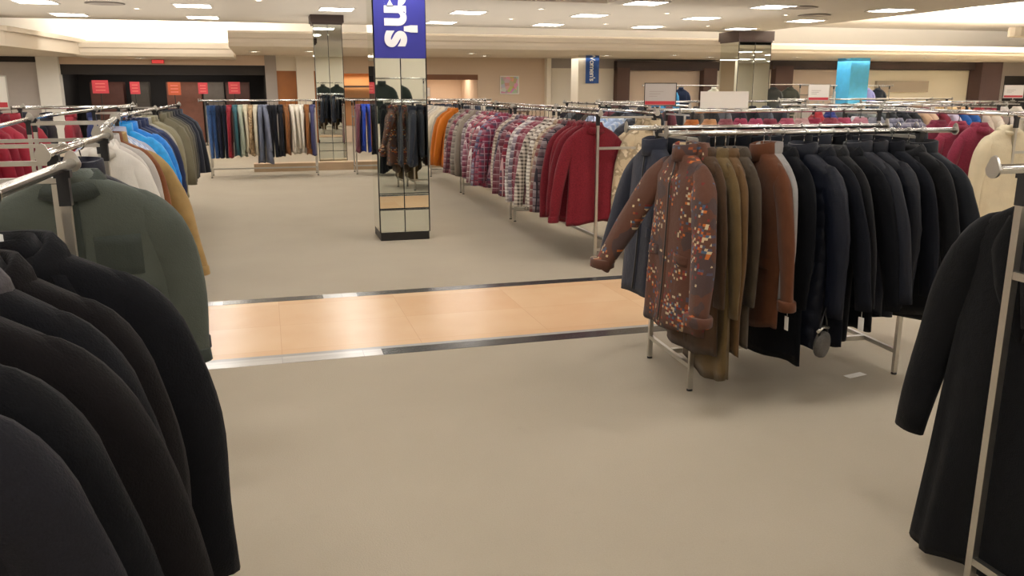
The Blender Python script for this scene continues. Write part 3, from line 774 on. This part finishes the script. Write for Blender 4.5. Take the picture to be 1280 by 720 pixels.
# --- right: long shirt row (double rails)
BR = [(3.235, 7.4, NEARB, 2.75, .57, 1.42), (3.235, 10.35, NEARB, 2.75, .57, 1.42), (3.235, 13.3, NEARB, 2.6, .57, 1.42)]
for b, w_ in zip(BR, ('nearest of three chrome shirt racks along the centre aisle', 'middle of three chrome shirt racks along the centre aisle', 'farthest of three chrome shirt racks along the centre aisle')):
    rack(w_, *b[:5], z=1.42, ext=(.06,.06))
mar = fab('flannel','7c1f2b'); mar2 = fab('flannel','701b27')
P = lambda a, b, c: fab('plaid', a, b, c)
near_specs = [('shirt', mar, 'maroon shirt', 'shirt', dict(front='buttons', size=1.14, spread=.1)), ('shirt', mar2, 'maroon shirt', 'shirt', {}), ('shirt', mar, 'maroon shirt', 'shirt', {}), ('shirt', mar2, 'deep maroon shirt', 'shirt', {}),
  ('shirt', P('5d4a52','8f8488','2f2a33'), 'grey plaid shirt', 'shirt', {}), ('shirt', P('7a4646','8c7c76','a89c94'), 'red and grey plaid shirt', 'shirt', {}),
  ('shirt', P('a8927c','c9bba5','7a6552'), 'beige plaid shirt', 'shirt', {}), ('shirt', fab('check','e2dcd2','6b5b53'), 'white checked shirt', 'shirt', {}),
  ('shirt', fab('check','d8cfc2','4f453f'), 'cream checked shirt', 'shirt', {}), ('shirt', P('7c3a48','94606a','a8888c'), 'pink plaid shirt', 'shirt', {}),
  ('shirt', P('64303c','8c4c58','b09a9a'), 'rose plaid shirt', 'shirt', {}), ('shirt', P('6d6470','a49aa2','d6d0d0'), 'mauve grey plaid shirt', 'shirt', {}),
  ('shirt', fab('check','d9d4cf','8a7f80'), 'pale grey checked shirt', 'shirt', {}), ('shirt', P('8a2c3c','5c4f60','c9a8a8'), 'red plaid shirt', 'shirt', {})]
mid_specs = [('shirt', P('8a2c48','5c4e64','b090a0'), 'magenta plaid shirt', 'shirt'), ('shirt', P('8c3450','a07080','483c50'), 'pink and purple plaid shirt', 'shirt'), ('shirt', P('5c5a78','a8a4b8','8a3048'), 'purple plaid shirt', 'shirt'),
  ('shirt', P('7c3a4c','b08a90','e0d8d8'), 'rose grey plaid shirt', 'shirt'), ('shirt', P('8a2a40','b86a78','4c3848'), 'crimson plaid shirt', 'shirt'), ('shirt', P('6a5a62','b8a8a8','8c3a48'), 'dusty plaid shirt', 'shirt'),
  ('shirt', P('9a4a58','c8a8a8','6c4450'), 'faded red plaid shirt', 'shirt'), ('shirt', P('7a3a50','a87888','d8c8cc'), 'plum plaid shirt', 'shirt'), ('shirt', fab('check','c8c0b4','6a6058'), 'stone checked shirt', 'shirt'),
  ('shirt', P('80707a','b8b0b0','5a4850'), 'grey mauve plaid shirt', 'shirt'), ('shirt', fab('solid','7d7268'), 'taupe shirt', 'shirt'), ('shirt', fab('solid','8f867a'), 'grey-beige shirt', 'shirt'), ('shirt', P('8a8078','b0a89c','5c5450'), 'brown grey plaid shirt', 'shirt')]
far_specs = [('shirt', fab('solid','c8701e'), 'orange shirt', 'shirt'), ('shirt', fab('solid','d07c26'), 'bright orange shirt', 'shirt'), ('shirt', fab('solid','b8661c'), 'burnt orange shirt', 'shirt'), ('shirt', fab('solid','9c9488'), 'warm grey shirt', 'shirt'),
  ('shirt', fab('solid','c9bfae'), 'oatmeal shirt', 'shirt'), ('shirt', fab('solid','d8cdb8'), 'cream shirt', 'shirt'), ('shirt', fab('solid','cdbfa8'), 'sand shirt', 'shirt'), ('shirt', fab('solid','d4cabb'), 'pale cream shirt', 'shirt'), ('shirt', fab('solid','bfb8ae'), 'light grey shirt', 'shirt'), ('shirt', fab('solid','ddd6ca'), 'ivory shirt', 'shirt'), ('shirt', fab('solid','b5b2ac'), 'silver grey shirt', 'shirt')]
near_specs += [('shirt', P('6a3440','8c6068','a89094'), 'dusky red plaid shirt', 'shirt', {}), ('shirt', P('5f5560','908890','3c3440'), 'smoky grey plaid shirt', 'shirt', {}), ('shirt', fab('check','cfc4b6','7a6a60'), 'oat checked shirt', 'shirt', {}), ('shirt', P('74303e','5a4656','a8868c'), 'wine plaid shirt', 'shirt', {})]
mid_specs += [('shirt', P('80404e','a88c90','5c3c48'), 'brick rose plaid shirt', 'shirt'), ('shirt', P('6a4a50','9c8488','b8a8a8'), 'muted plum plaid shirt', 'shirt'), ('shirt', fab('solid','857a70'), 'mushroom shirt', 'shirt'), ('shirt', P('7c7068','a49888','584c48'), 'taupe plaid shirt', 'shirt')]
far_specs += [('shirt', fab('solid','c4bcae'), 'chalk shirt', 'shirt'), ('shirt', fab('solid','d0c4b0'), 'parchment shirt', 'shirt'), ('shirt', fab('solid','bab6b0'), 'ash grey shirt', 'shirt'), ('shirt', fab('solid','dcd2c2'), 'shell shirt', 'shirt')]
near_specs = [s[:4]+(dict(s[4], size=1.14),) for s in near_specs]
row(near_specs, BR[0], 1, .12, .148, 0, 'from the near end of the nearest shirt rack', 'shirts on the nearest shirt rack', 2, dk=1.0, hang=1)
mid_specs = [s+(dict(size=1.12),) for s in mid_specs]; far_specs = [s+(dict(size=1.1),) for s in far_specs]
row(mid_specs, BR[1], 1, .1, .158, 0, 'from the near end of the middle shirt rack', 'shirts on the middle shirt rack', 1, dk=1.1)
row(far_specs, BR[2], 1, .1, .165, 0, 'from the near end of the farthest shirt rack', 'shirts on the farthest shirt rack', 1, dk=1.2)
row([('jacket', fab('camo','c2b193','a3947a','d6c8ac'), 'pale tan camouflage jacket', 'jacket', dict(front='buttons', Lk=1.05, detail=2, size=1.14)), ('jacket', fab('camo','b5a58a','9a8c74','cdbfa4'), 'tan camouflage jacket', 'jacket', {}), ('shirt', fab('solid','4a4e58'), 'slate shirt', 'shirt', {}),
     ('shirt', fab('stripe','a9bfe0','d6e0ee'), 'light blue striped shirt', 'shirt', {}), ('shirt', fab('solid','b4c8e8'), 'pale blue shirt', 'shirt', {}), ('shirt', fab('stripe','9ab4dc','e2e8f0'), 'blue and white striped shirt', 'shirt', {}), ('shirt', fab('solid','c4d2ea'), 'ice blue shirt', 'shirt', {}),
     ('shirt', fab('solid','8e9ab0'), 'grey-blue shirt', 'shirt', {})],
    BR[0], -1, .06, .2, 0, 'from the near end of the right-hand shirt rail', 'garments on the right-hand shirt rail', 1, dk=1.1)

# --- right: jacket rack beside the aisle
DR = (2.2, 4.3, math.radians(-3.5), 1.3, .6, 1.42)
rack('chrome rack of dark jackets and coats beside the marble aisle', *DR[:5], z=1.42, ext=(.2,.22))
FL = -PI/2
nv = fab('wool','0b0d13'); nv2 = fab('wool','10131c'); bc = fab('solid','0d0e12'); ny = fab('nylon','121622')
row([('parka', fab('mosaic','5a3b2e','4a3a38'), 'brown mosaic-camouflage parka', 'parka', dict(front='zip', turn=2, spread=.15, lift=.10, trim=None, step=.10, seed=2, dk=.95, fwd=-.24)),
     ('longcoat', fab('suede','43301f'), 'dark brown suede coat', 'coat', dict(front='buttons', Lk=.95, step=.08, lining=fab('solid','8c6f4c'))),
     ('longcoat', fab('suede','5e4c2e'), 'olive-tan coat', 'coat', dict(Lk=.99, step=.055)),
     ('coat', fab('suede','5a4226'), 'ochre brown coat', 'coat', dict(step=.06)),
     ('coat', fab('suede','40362a'), 'dark olive coat', 'coat', dict(step=.145)),
     ('jacket', fab('suede','5a341e'), 'chestnut suede jacket', 'jacket', dict(front='zip', Lk=1.22, step=.035, tag_=True, size=1.05)),
     ('jacket', fab('solid','8d8a88'), 'pale grey jacket', 'jacket', dict(Lk=1.0, step=.085)),
     ('longcoat', nv, 'long black-navy wool coat', 'coat', dict(step=.115, Lk=.98, turn=8)),
     ('puffer', ny, 'navy puffer jacket', 'puffer jacket', dict(front='zip', Lk=1.28, size=1.05, step=.09, turn=13)),
     ('coat', nv2, 'navy wool coat', 'coat', dict(step=.085, tag_=True, turn=15, spread=.1, size=1.05)),
     ('coat', bc, 'black coat', 'coat', dict(step=.08, turn=14, spread=.1)),
     ('blazer', nv, 'black-navy short coat', 'coat', dict(step=.085, Lk=1.15, turn=16, spread=.11, size=1.06)),
     ('jacket', fab('nylon','181b24'), 'dark grey jacket', 'jacket', dict(step=.11, Lk=1.15, turn=15, spread=.1)),
     ('puffer', fab('nylon','11141d'), 'black puffer jacket', 'puffer jacket', dict(front='zip', Lk=1.2, step=.1, turn=16, size=1.05)),
     ('jacket', nv2, 'plain navy jacket', 'jacket', dict(step=.095, Lk=1.2, turn=18, spread=.1)),
     ('coat', bc, 'plain black coat', 'coat', dict(step=.09, Lk=.95, turn=18)),
     ('jacket', fab('solid','191c22'), 'charcoal jacket', 'jacket', dict(step=.09, Lk=1.2, turn=20, spread=.12, size=1.05))],
    DR, -1, -.09, .09, FL-math.radians(3.5), 'from left on the front rail of the jacket rack', 'jackets on the front rail of the jacket rack', 2, dk=.66, jit=3)
row([('jacket', fab('solid','2b2f3c'), 'slate navy jacket', 'jacket', dict(front='zip', turn=2, spread=.16, Lk=1.12, step=.14, dk=.9, fwd=-.10, size=1.08)), ('jacket', fab('solid','23262f'), 'dark slate jacket', 'jacket', dict(turn=8, spread=.1, Lk=1.05, step=.13))]+
    [('jacket', f_, w_, 'jacket', {}) for f_, w_ in ((ny,'navy nylon jacket'),(bc,'black jacket'),(nv,'black wool jacket'),(nv2,'navy wool jacket'),(fab('solid','1d2027'),'blue-black jacket'),(bc,'plain black jacket'),(ny,'dark navy jacket'),(nv,'black-navy jacket'),(fab('solid','25282f'),'charcoal jacket'),(nv2,'deep navy jacket'),(bc,'black casual jacket'),(fab('solid','202228'),'dark charcoal jacket'))],
    DR, 1, -.02, .128, FL-math.radians(3.5), 'from left on the rear rail of the jacket rack', 'jackets on the rear rail of the jacket rack', 2, dk=.9, jit=3)
r = empty('round_bag', (2.75, 3.64, .33), .5); tag(r, 'small round grey woven bag hanging below the dark jackets', 'bag')
m = MB(); m.rings([[(rr*math.cos(2*PI*k/24), yy, rr*math.sin(2*PI*k/24)) for k in range(24)] for rr, yy in ((.002,-.022),(.045,-.024),(.068,-.016),(.072,0),(.068,.016),(.045,.024),(.002,.022))], False); put('pouch', m, fab('flannel','57534f'), r)
m = MB(); m.tube([(-.05,0,.055),(-.03,0,.12),(0,0,.20),(.03,0,.12),(.05,0,.055)], .006, 6); put('strap', m, M['black'], r)
m = MB(); m.tube([(-.06,0,.08),(0,0,.095),(.06,0,.08)], .009, 6); put('bow', m, M['satin'], r)
o = put('paper_tag', B(-.07,.07,-.025,.025,0,.002), M['white'], None, (3.24,3.96,.001), .2); tag(o, 'white paper tag lying on the carpet under the jacket rack', 'paper tag')

# --- right foreground coats
ER = (2.14, 1.70, 0, 1.5, .54, 1.42)
rack('chrome rack with black coats at the right edge of the foreground', *ER[:5], z=1.42, ext=(.12,.12))
row([('longcoat', fab('wool','0e0f12'), 'long black wool coat', 'coat', dict(turn=12, spread=.10, step=.16, dk=1.15, size=1.08, sway=(0,0), fwd=-.03)),
     ('longcoat', bk, 'black overcoat', 'coat', dict(turn=6, step=.15)), ('coat', bk2, 'black wool coat', 'coat', dict(step=.15)), ('coat', brn, 'brown-black coat', 'coat', dict(step=.15))],
    ER, 1, .13, .15, FL, 'from left on the right foreground rack', 'black coats on the right foreground rack', 2, dk=1.0, jit=2)

# --- back row across the end of the aisle
K1 = (-1.05, 17.05, 0, 1.95, .5, 1.42); K2 = (1.65, 17.05, 0, 2.6, .5, 1.42)
rack('chrome rack across the end of the aisle, left of the far pillar', *K1[:5], z=1.42)
rack('chrome rack across the end of the aisle, right of the far pillar', *K2[:5], z=1.42)
k1 = [('denim','3a5a8c','blue jeans','trousers'),('denim','2e4c7c','dark blue jeans','trousers'),('solid','23283c','navy trousers','trousers'),('solid','1f2436','deep navy trousers','trousers'),('solid','8c2430','red shirt','shirt'),('solid','36606a','teal shirt','shirt'),
      ('solid','a8b0a0','sage shirt','shirt'),('solid','d8cdb4','cream shirt','shirt'),('camo','b59a78','8c7456','patterned tan shirt','shirt'),('solid','c8c0ac','bone shirt','shirt'),('solid','6d7488','grey-blue coat','coat'),('solid','7a8094','pale slate coat','coat'),
      ('solid','1b1d28','black trousers','trousers'),('solid','20222c','charcoal trousers','trousers'),('solid','191b24','black jacket','shirt'),('solid','8a5a34','brown shirt','shirt'),('solid','e2dccf','white shirt','shirt'),('solid','ded6c6','ivory shirt','shirt'),('solid','e6e0d4','off-white shirt','shirt'),('solid','8c5a30','rust brown shirt','shirt'),('solid','46466e','purple-blue shirt','shirt')]
def kspec(k):
    f_ = fab(k[0], k[1], k[2], 'c9b494') if k[0] == 'camo' else fab(k[0], k[1])
    return ('trousers' if k[-1] == 'trousers' else 'coat' if k[-1] == 'coat' else 'shirt', f_, k[-2], k[-1], dict(Lk=1.12 if k[-1] != 'coat' else 1.0) if k[-1] != 'trousers' else {})
row([kspec(k) for k in k1], K1, -1, .04, .093, -PI/2, 'from left on the far rack left of the pillar', 'garments on the far rack left of the pillar', 1, dk=.85)
k2 = [('solid','6d3f4c','plum shirt','shirt'),('solid','2744a8','royal blue shirt','shirt'),('solid','2b4cb8','cobalt blue shirt','shirt'),('solid','8fb0d0','light blue shirt','shirt'),('solid','2a3246','navy shirt','shirt'),('solid','222a3c','dark navy shirt','shirt'),('solid','2c3650','ink blue shirt','shirt'),('solid','333c4a','slate shirt','shirt'),
      ('solid','1f2634','blue-black shirt','shirt'),('solid','7a2a3a','wine shirt','shirt'),('solid','8a8e98','grey shirt','shirt'),('solid','272d3e','midnight shirt','shirt'),('solid','3a4458','steel blue shirt','shirt'),('solid','242832','charcoal shirt','shirt'),('solid','2c3448','navy blue shirt','shirt'),('solid','4a5060','dull blue shirt','shirt'),('solid','232733','black shirt','shirt'),('solid','5c626e','mid grey shirt','shirt'),('solid','2b2f3a','graphite shirt','shirt'),('solid','a8a49c','pale grey shirt','shirt'),('solid','30384c','denim blue shirt','shirt'),('solid','c8c0b0','cream shirt','shirt')]
row([kspec(k) for k in k2], K2, -1, .06, .115, -PI/2, 'from left on the far rack right of the pillar', 'garments on the far rack right of the pillar', 1, dk=.9)

# --- racks behind on the right
HR = (4.05, 7.95, 0, 2.2, .57, 1.42)
rack('chrome rack of pink and red tops behind the jacket rack', *HR[:5], z=1.42)
pk = [('b86a30','orange top'),('c89468','tan top'),('8c5058','dusty rose top'),('a8405c','raspberry top'),('b04a68','pink top'),('8a3a4c','wine top'),('b85a70','rose top'),('c8a0a0','blush top'),('a83a54','cerise top'),('9a4a58','faded red top'),('b8506c','hot pink top'),('c88a98','pale pink top')]
row([('shirt', fab('flannel', c), w_, 'top', {}) for c, w_ in pk], HR, -1, .0, .185, -PI/2, 'from left on the pink rack behind the jackets', 'tops on the pink rack', 1, dk=1.1)
FR = (6.56, 5.95, NEARB, 2.3, .57, 1.42)
rack('chrome rack with cream and maroon knitwear at the right edge', *FR[:5], z=1.42)
row([('sweater', fab('solid','cfc3a6'), 'large cream hooded sweater', 'sweater', dict(size=1.15, detail=2)), ('shirt', fab('flannel','8c3048'), 'maroon shirt', 'shirt', {}), ('shirt', fab('flannel','98384f'), 'raspberry shirt', 'shirt', {}), ('shirt', fab('flannel','7c2c42'), 'wine shirt', 'shirt', {}),
     ('shirt', P('5c5a6c','8a8898','a8a6b0'), 'grey plaid shirt', 'shirt', {}), ('shirt', P('7c7e90','a4a6b4','5c5e70'), 'blue-grey plaid shirt', 'shirt', {}), ('shirt', fab('solid','8a8c98'), 'light grey shirt', 'shirt', {}), ('shirt', fab('solid','b8b6bc'), 'pale grey shirt', 'shirt', {})],
    FR, 1, .08, .29, 0, 'from the near end of the cream and maroon rack', 'garments on the cream and maroon rack', 1, dk=1.2)
IR = (6.9, 10.0, 0, 3.0, .57, 1.42)
rack('chrome rack of grey and dark tops in the right middle distance', *IR[:5], z=1.42)
ic = [('a0343a','red top'),('303c78','blue top'),('5a5f62','grey top'),('4f5558','dark grey top'),('6a7070','grey-green top'),('9aa09e','silver top'),('4a5052','slate top'),('33363a','charcoal top'),('2c2e33','black top'),('303236','soft black top'),('cfae90','tan top'),('d4b69c','peach top'),('7c2c3c','maroon top'),('c2b8cc','lilac top'),('2a5a9c','blue sweater'),('3464a8','bright blue sweater'),('c9b8a8','beige top'),('e0d4c4','cream top')]
row([('shirt', fab('solid', c), w_, 'top', {}) for c, w_ in ic], IR, -1, .05, .165, -PI/2, 'from left on the grey rack in right mid distance', 'tops on the grey rack', 1, dk=1.1)
JR = (9.6, 11.8, 0, 2.6, .57, 1.42)
rack('chrome rack of pale and peach tops at the far right', *JR[:5], z=1.42)
jc = [('d8ccc0','pale cream top'),('c8bcb4','stone top'),('8a5a60','mauve top'),('e0c088','yellow top'),('e4c898','butter top'),('e0b48c','apricot top'),('a83a40','red top'),('8c3040','maroon top'),('c8c0b8','grey-white top'),('d8d0c0','ivory top')]
row([('shirt', fab('solid', c), w_, 'top', {}) for c, w_ in jc], JR, -1, .1, .25, -PI/2, 'from left on the pale far right rack', 'tops on the pale far right rack', 1, dk=1.2)
QR = (5.6, 13.4, 0, 3.4, .57, 1.42); RR = (10.4, 15.4, 0, 3.6, .57, 1.42)
rack('long chrome rack of dark garments behind the shirt racks', *QR[:5], z=1.42)
rack('farthest chrome rack on the right, almost empty of signs', *RR[:5], z=1.42)
qc = [('33363e','charcoal top'),('4a4c54','grey top'),('26282e','black top'),('6a3a44','wine top'),('2f3440','navy top'),('55504c','brown-grey top'),('2a2c30','soft black top'),('70747c','mid grey top'),('34303a','plum-black top'),('24262c','black jersey top'),('5a5e6a','slate top'),('3c3e46','graphite top')]
row([('shirt', fab('solid', c), w_, 'top', {}) for c, w_ in qc], QR, -1, .1, .28, -PI/2, 'from left on the dark rack behind the shirts', 'tops on the dark rack', 1, dk=1.3)
rc = [('b8b0a8','grey top'),('d0c8bc','cream top'),('8a6a60','brown top'),('44464e','charcoal top'),('c8b8a0','sand top'),('6c7888','blue-grey top'),('e0dad0','white top'),('505058','dark grey top'),('b09078','tan top'),('d8d4cc','off-white top')]
row([('shirt', fab('solid', c), w_, 'top', {}) for c, w_ in rc], RR, -1, .1, .35, -PI/2, 'from left on the farthest right rack', 'tops on the farthest right rack', 1, dk=1.3)
NR = (5.0, 10.2, NEARB, 3.0, .57, 1.42)
rack('chrome rack running beside the shirt racks, dark garments', *NR[:5], z=1.42)
row([('shirt', fab('solid', c), w_, 'top', {}) for c, w_ in qc[:9]], NR, 1, .1, .32, 0, 'from the near end of the dark side rack', 'tops on the dark side rack', 1, dk=1.3)

# --- wall displays at the back right
def wallhang(x, y, z, mat, words, style='jacket'):
    garment('jacket', style, mat, (x, y, z), 0, words, 'jacket', None, detail=1, dk=1.2)
    hanger((x, y, z), 0, 'hanger holding the '+words, None, 1)
WS = [(11.9, 25.4, 2.05), (13.9, 25.4, 2.0)]
WR = (11.6, 24.8, 0, 2.9, .5, 1.72)
rack('tall chrome display rack below the dark lintel', *WR[:5], z=1.72)
for i, (t, c, k, w_) in enumerate(((.15,'3f9be0','shiny','shiny sky-blue jacket on the tall display rack, left one'),(.55,'4aa4e6','shiny','shiny sky-blue jacket on the tall display rack, right one'),(.95,'26324e','solid','navy jacket on the tall display rack'),(2.1,'d8d8c8','solid','pale jacket on the tall display rack'),(2.45,'8a8290','solid','mauve grey jacket on the tall display rack'),(2.75,'6e6a78','solid','dark mauve jacket on the tall display rack'))):
    p = rail_pt(*WR[:4], WR[4], WR[5], -1, t)
    garment('jacket', 'jacket', fab(k, c), p, math.radians(-20), w_, 'jacket', 'jackets on the tall display rack', detail=1, dk=1.3, seed=i)
    hanger(p, math.radians(-20), 'hanger holding the '+w_.split(' on ')[0]+(', left one' if 'left one' in w_ else ', right one' if 'right one' in w_ else ''), 'hangers on the tall display rack', 1)
VR = (18.2, 24.9, 0, 2.2, .5, 1.72)
rack('tall chrome display rack left of the pale wall panel', *VR[:5], z=1.72)
for i, (t, c, w_) in enumerate(((.3,'e4dcd4','white shirt on the tall rack by the pale panel'),(1.3,'a8a4d8','lavender shirt on the tall rack by the pale panel'),(1.75,'2a2e36','black shirt on the tall rack by the pale panel'))):
    p = rail_pt(*VR[:4], VR[4], VR[5], -1, t)
    garment('shirt', 'shirt', fab('solid', c), p, math.radians(-25), w_, 'shirt', 'shirts on the tall rack by the pale panel', detail=1, dk=1.3, seed=i)
    hanger(p, math.radians(-25), 'hanger holding the '+w_.split(' on ')[0]+' by the pale panel', 'hangers by the pale panel', 1)
XR = (14.9, 23.8, 0, 1.6, .5, 1.75)
rack('tall chrome display rack right of the wide mirrored pillar', *XR[:5], z=1.75)
for i, (t, c, w_) in enumerate(((.3,'2a2c2c','black coat right of the wide mirrored pillar'),(.9,'33352f','dark olive coat right of the wide mirrored pillar'))):
    p = rail_pt(*XR[:4], XR[4], XR[5], -1, t)
    garment('coat', 'coat', fab('solid', c), p, math.radians(-25), w_, 'coat', None, detail=1, dk=1.3, seed=i)
    hanger(p, math.radians(-25), 'hanger holding the '+w_, None, 1)
# folded stacks on display tables
def display_table(label, x, y, w, d, h):
    r = empty('display_table', (x,y,0)); tag(r, label, 'table')
    m = MB(); m.box(-w/2,w/2,-d/2,d/2,h-.05,h); put('table_top', m, M['ply'], r)
    for a in (-1, 1):
        for b in (-1, 1):
            m = MB(); m.box(a*(w/2-.04)-.03, a*(w/2-.04)+.03, b*(d/2-.04)-.03, b*(d/2-.04)+.03, 0, h-.05); put('leg', m, M['ply'], r)
    m = MB(); m.box(-w/2+.05,w/2-.05,-d/2+.05,d/2-.05,.25,.28); put('shelf', m, M['ply'], r)
    return r
def fold_geo(mb, seed):
    r = random.Random(seed)
    w, d, h = .14, .17, .028
    mb.rings([[(w*q*math.copysign(abs(math.cos(a))**.5, math.cos(a))+.004*r.random(), d*q*math.copysign(abs(math.sin(a))**.5, math.sin(a)), z) for a in [2*PI*k/16 for k in range(16)]] for q, z in ((.9,0),(1,.008),(1,h-.008),(.92,h))])
def folded(x, y, z, mat, label, group, s=1.0):
    o = put('folded_sweater', cached(('folded', int(x*7) % 3), lambda mb: fold_geo(mb, 3)), mat, None, (x,y,z), rnd.uniform(-.1,.1)); o.scale = (s,s,s*1.15)
    tag(o, label, 'folded garment', group)
cols = [('d8d4ce','white'),('8a8a90','grey'),('3a4a58','blue-grey'),('2a3a3a','dark teal'),('b0a898','beige'),('5a2c34','wine')]
for tx, ty, lab, gl in ((5.2, 19.6, 'brown display table with folded sweaters left of the slim pillar', 'left of the slim pillar'), (8.6, 19.8, 'brown display table with folded sweaters right of the slim pillar', 'right of the slim pillar'), (17.6, 19.6, 'brown display table with pale folded tops at far right', 'at far right')):
    display_table(lab, tx, ty, 1.5, .7, 1.14)
    for i in range(4):
        for k in range(3):
            c, w_ = cols[(i*2+k+int(tx)) % 6] if tx < 15 else cols[(i+k) % 2*4 if k else 0]
            folded(tx-.54+i*.36, ty, 1.14+k*.033, fab('solid', c), '%s folded sweater, %s in stack %s on the table %s' % (w_, ('bottom','middle','top')[k], ('one','two','three','four')[i], gl), 'folded sweaters on the table '+gl)

# --- signs
def sign(label, x, y, z, w, h, rz, mat, strip=None, frame=None, lines=True):
    r = empty('sign_holder', (x,y,z), rz); tag(r, label, 'sign')
    m = MB(); m.tube([(0,0,0.012),(0,0,.06)], .006, 8); m.box(-.03,.03,-.018,.018,0.014,.024); put('stem', m, M['satin'], r)
    m = MB(); m.box(-w/2,w/2,-.003,.003,.06,.06+h); put('card', m, mat, r)
    if strip:
        m = MB(); m.box(-w/2+.004,w/2-.004,-.0055,-.003,.066,.06+h*.19); put('red_strip', m, strip, r)
    if lines:
        m = MB()
        for k in range(3): m.box(-w*.36, w*(.1-.1*k), -.0045, -.003, .06+h*(.62-.11*k), .06+h*(.645-.11*k))
        put('printed_lines', m, M['greywall'], r)
    m = MB(); e = .006
    for a in ((-w/2-e,w/2+e,.06-e,.06),(-w/2-e,w/2+e,.06+h,.06+h+e),(-w/2-e,-w/2,.06,.06+h),(w/2,w/2+e,.06,.06+h)): m.box(a[0],a[1],-.006,.006,a[2],a[3])
    put('frame', m, frame or M['darkmetal'], r)
sign('dark-framed grey sign with red lower strip on the shirt racks', 3.6, 7.46, 1.43, .29, .2, -.35, M['greycard'], M['red'])
sign('blank white sign on the rack behind the jackets', 4.40, 7.665, 1.40, .46, .15, -.35, M['white'], None, M['white'], False)
sign('small white sign with red strip at right mid distance', 6.95, 9.715, 1.43, .26, .2, -.35, M['white'], M['red'], M['satin'])
sign('cream sign with red strip at the left edge', -1.48, 5.3, 1.48, .24, .17, .2, M['white'], M['red'], M['satin'])
sign('small white sign at the far right rack', 12.0, 11.515, 1.43, .3, .2, -.4, M['white'], M['red'], M['satin'])
sign('small pale sign on the far rack left of the near pillar', 3.0, 16.8, 1.43, .26, .16, 0, M['white'], None, M['satin'])

# red sale posters inside the dark opening and things behind them
for i, (x, z0, w, h, mat) in enumerate(((-4.45,1.5,.42,.36,'red'),(-3.55,1.48,.26,.34,'red'),(-2.5,1.45,.34,.36,'orange'),(-1.72,1.48,.26,.32,'red'),(-.85,1.48,.32,.34,'red'))):
    r = empty('sale_poster', (x, YB-.35, 0)); tag(r, '%s red poster in front of the dark shop opening' % nth(i) + ' from left', 'poster', 'red posters before the dark opening')
    m = MB(); m.box(-w/2,w/2,-.004,.004,z0,z0+h); put('card', m, M[mat], r)
    m = MB()
    for k in range(3): m.box(-w*.3,w*.3,-.006,-.004,z0+h*(.2+.25*k),z0+h*(.27+.25*k))
    put('printed_bars', m, plain('print_pale%d' % i, 'd8766a', .7), r)
    m = MB(); m.box(-.01,.01,-.01,.01,.02,z0); m.box(-.12,.12,-.1,.1,0,.02); put('stand', m, M['darkmetal'], r)
for i, (x, w, c) in enumerate(((-4.5,.9,'5a3228'),(-2.35,1.0,'7a4a38'),(-1.5,.6,'6d645c'),(-.8,.7,'5c3a30'),(-3.6,.5,'4c463f'))):
    r = empty('shop_cabinet', (x, YB+1.2, 0)); tag(r, ['dark brown','tan brown','grey','reddish brown','olive grey'][i]+' cabinet inside the dark shop opening', 'cabinet')
    m = MB(); m.box(-w/2,w/2,-.25,.25,0,1.82); put('carcass', m, plain('cabinet%d' % i, c, .6), r)
    for k in range(3):
        m = MB(); m.box(-w/2+.03,w/2-.03,-.262,-.25,.1+.57*k,.62+.57*k); put('panel', m, plain('cabinet_panel%d%d' % (i,k), c, .5, 0, .3), r)
r = empty('exit_sign', (-2.9, YB-.12, 2.33)); tag(r, 'small red exit sign on the fascia above the dark opening', 'sign')
put('box', B(-.17,.17,-.03,.03,0,.11), M['red'], r); put('face_panel', B(-.15,.15,-.034,-.03,.012,.098), glow('exit_red', 'e04a48', .7), r)
r = empty('wall_picture', (7.65, YB-.02, 1.45)); tag(r, 'colourful framed picture on the tan wall behind the shirt racks', 'picture')
t = NT('picture_print'); vo = t.n('ShaderNodeTexVoronoi'); vo.inputs['Scale'].default_value = 7; t.l(t.obj(), vo.inputs['Vector'])
put('print', B(-.29,.29,-.015,-.005,.03,.55), t.done(t.mix(.55, vo.outputs['Color'], lin('d8a090')), .6), r)
m = MB()
for a in ((-.32,.32,0,.03),(-.32,.32,.55,.58),(-.32,-.29,.03,.55),(.29,.32,.03,.55)): m.box(a[0],a[1],-.02,0,a[2],a[3])
put('frame', m, M['white'], r)
# a high display behind the camera side of the aisle, seen only in the mirrors
VX = (2.2, -1.3, 0, 1.2, .4, 1.86)
rack('tall display rack behind the camera, seen in the mirrored pillar', *VX[:5], z=1.86)
p = rail_pt(*VX[:4], VX[4], VX[5], 1, .5)
garment('jacket', 'jacket', fab('solid','2c3330'), p, PI, 'dark green-black jacket reflected in the mirrored pillar', 'jacket', None, detail=2, seed=1, size=1.2)
hanger(p, PI, 'hanger of the jacket reflected in the mirrored pillar', None)

# ------------------------------------------------------------------- camera
cam = bpy.data.cameras.new('camera'); co = bpy.data.objects.new('camera', cam); COL.objects.link(co)
cam.sensor_width = 36; cam.lens = 36*1050/1280; cam.clip_end = 200
co.location = (0, 0, 1.65); co.rotation_euler = (math.radians(90-13.4), 0, math.radians(-16)); sc.camera = co
w = bpy.data.worlds.new('world'); sc.world = w; w.use_nodes = True
w.node_tree.nodes['Background'].inputs[0].default_value = (.8,.75,.68,1); w.node_tree.nodes['Background'].inputs[1].default_value = .2
sc.view_settings.view_transform = 'Standard'; sc.view_settings.look = 'None'; sc.view_settings.exposure = -.08
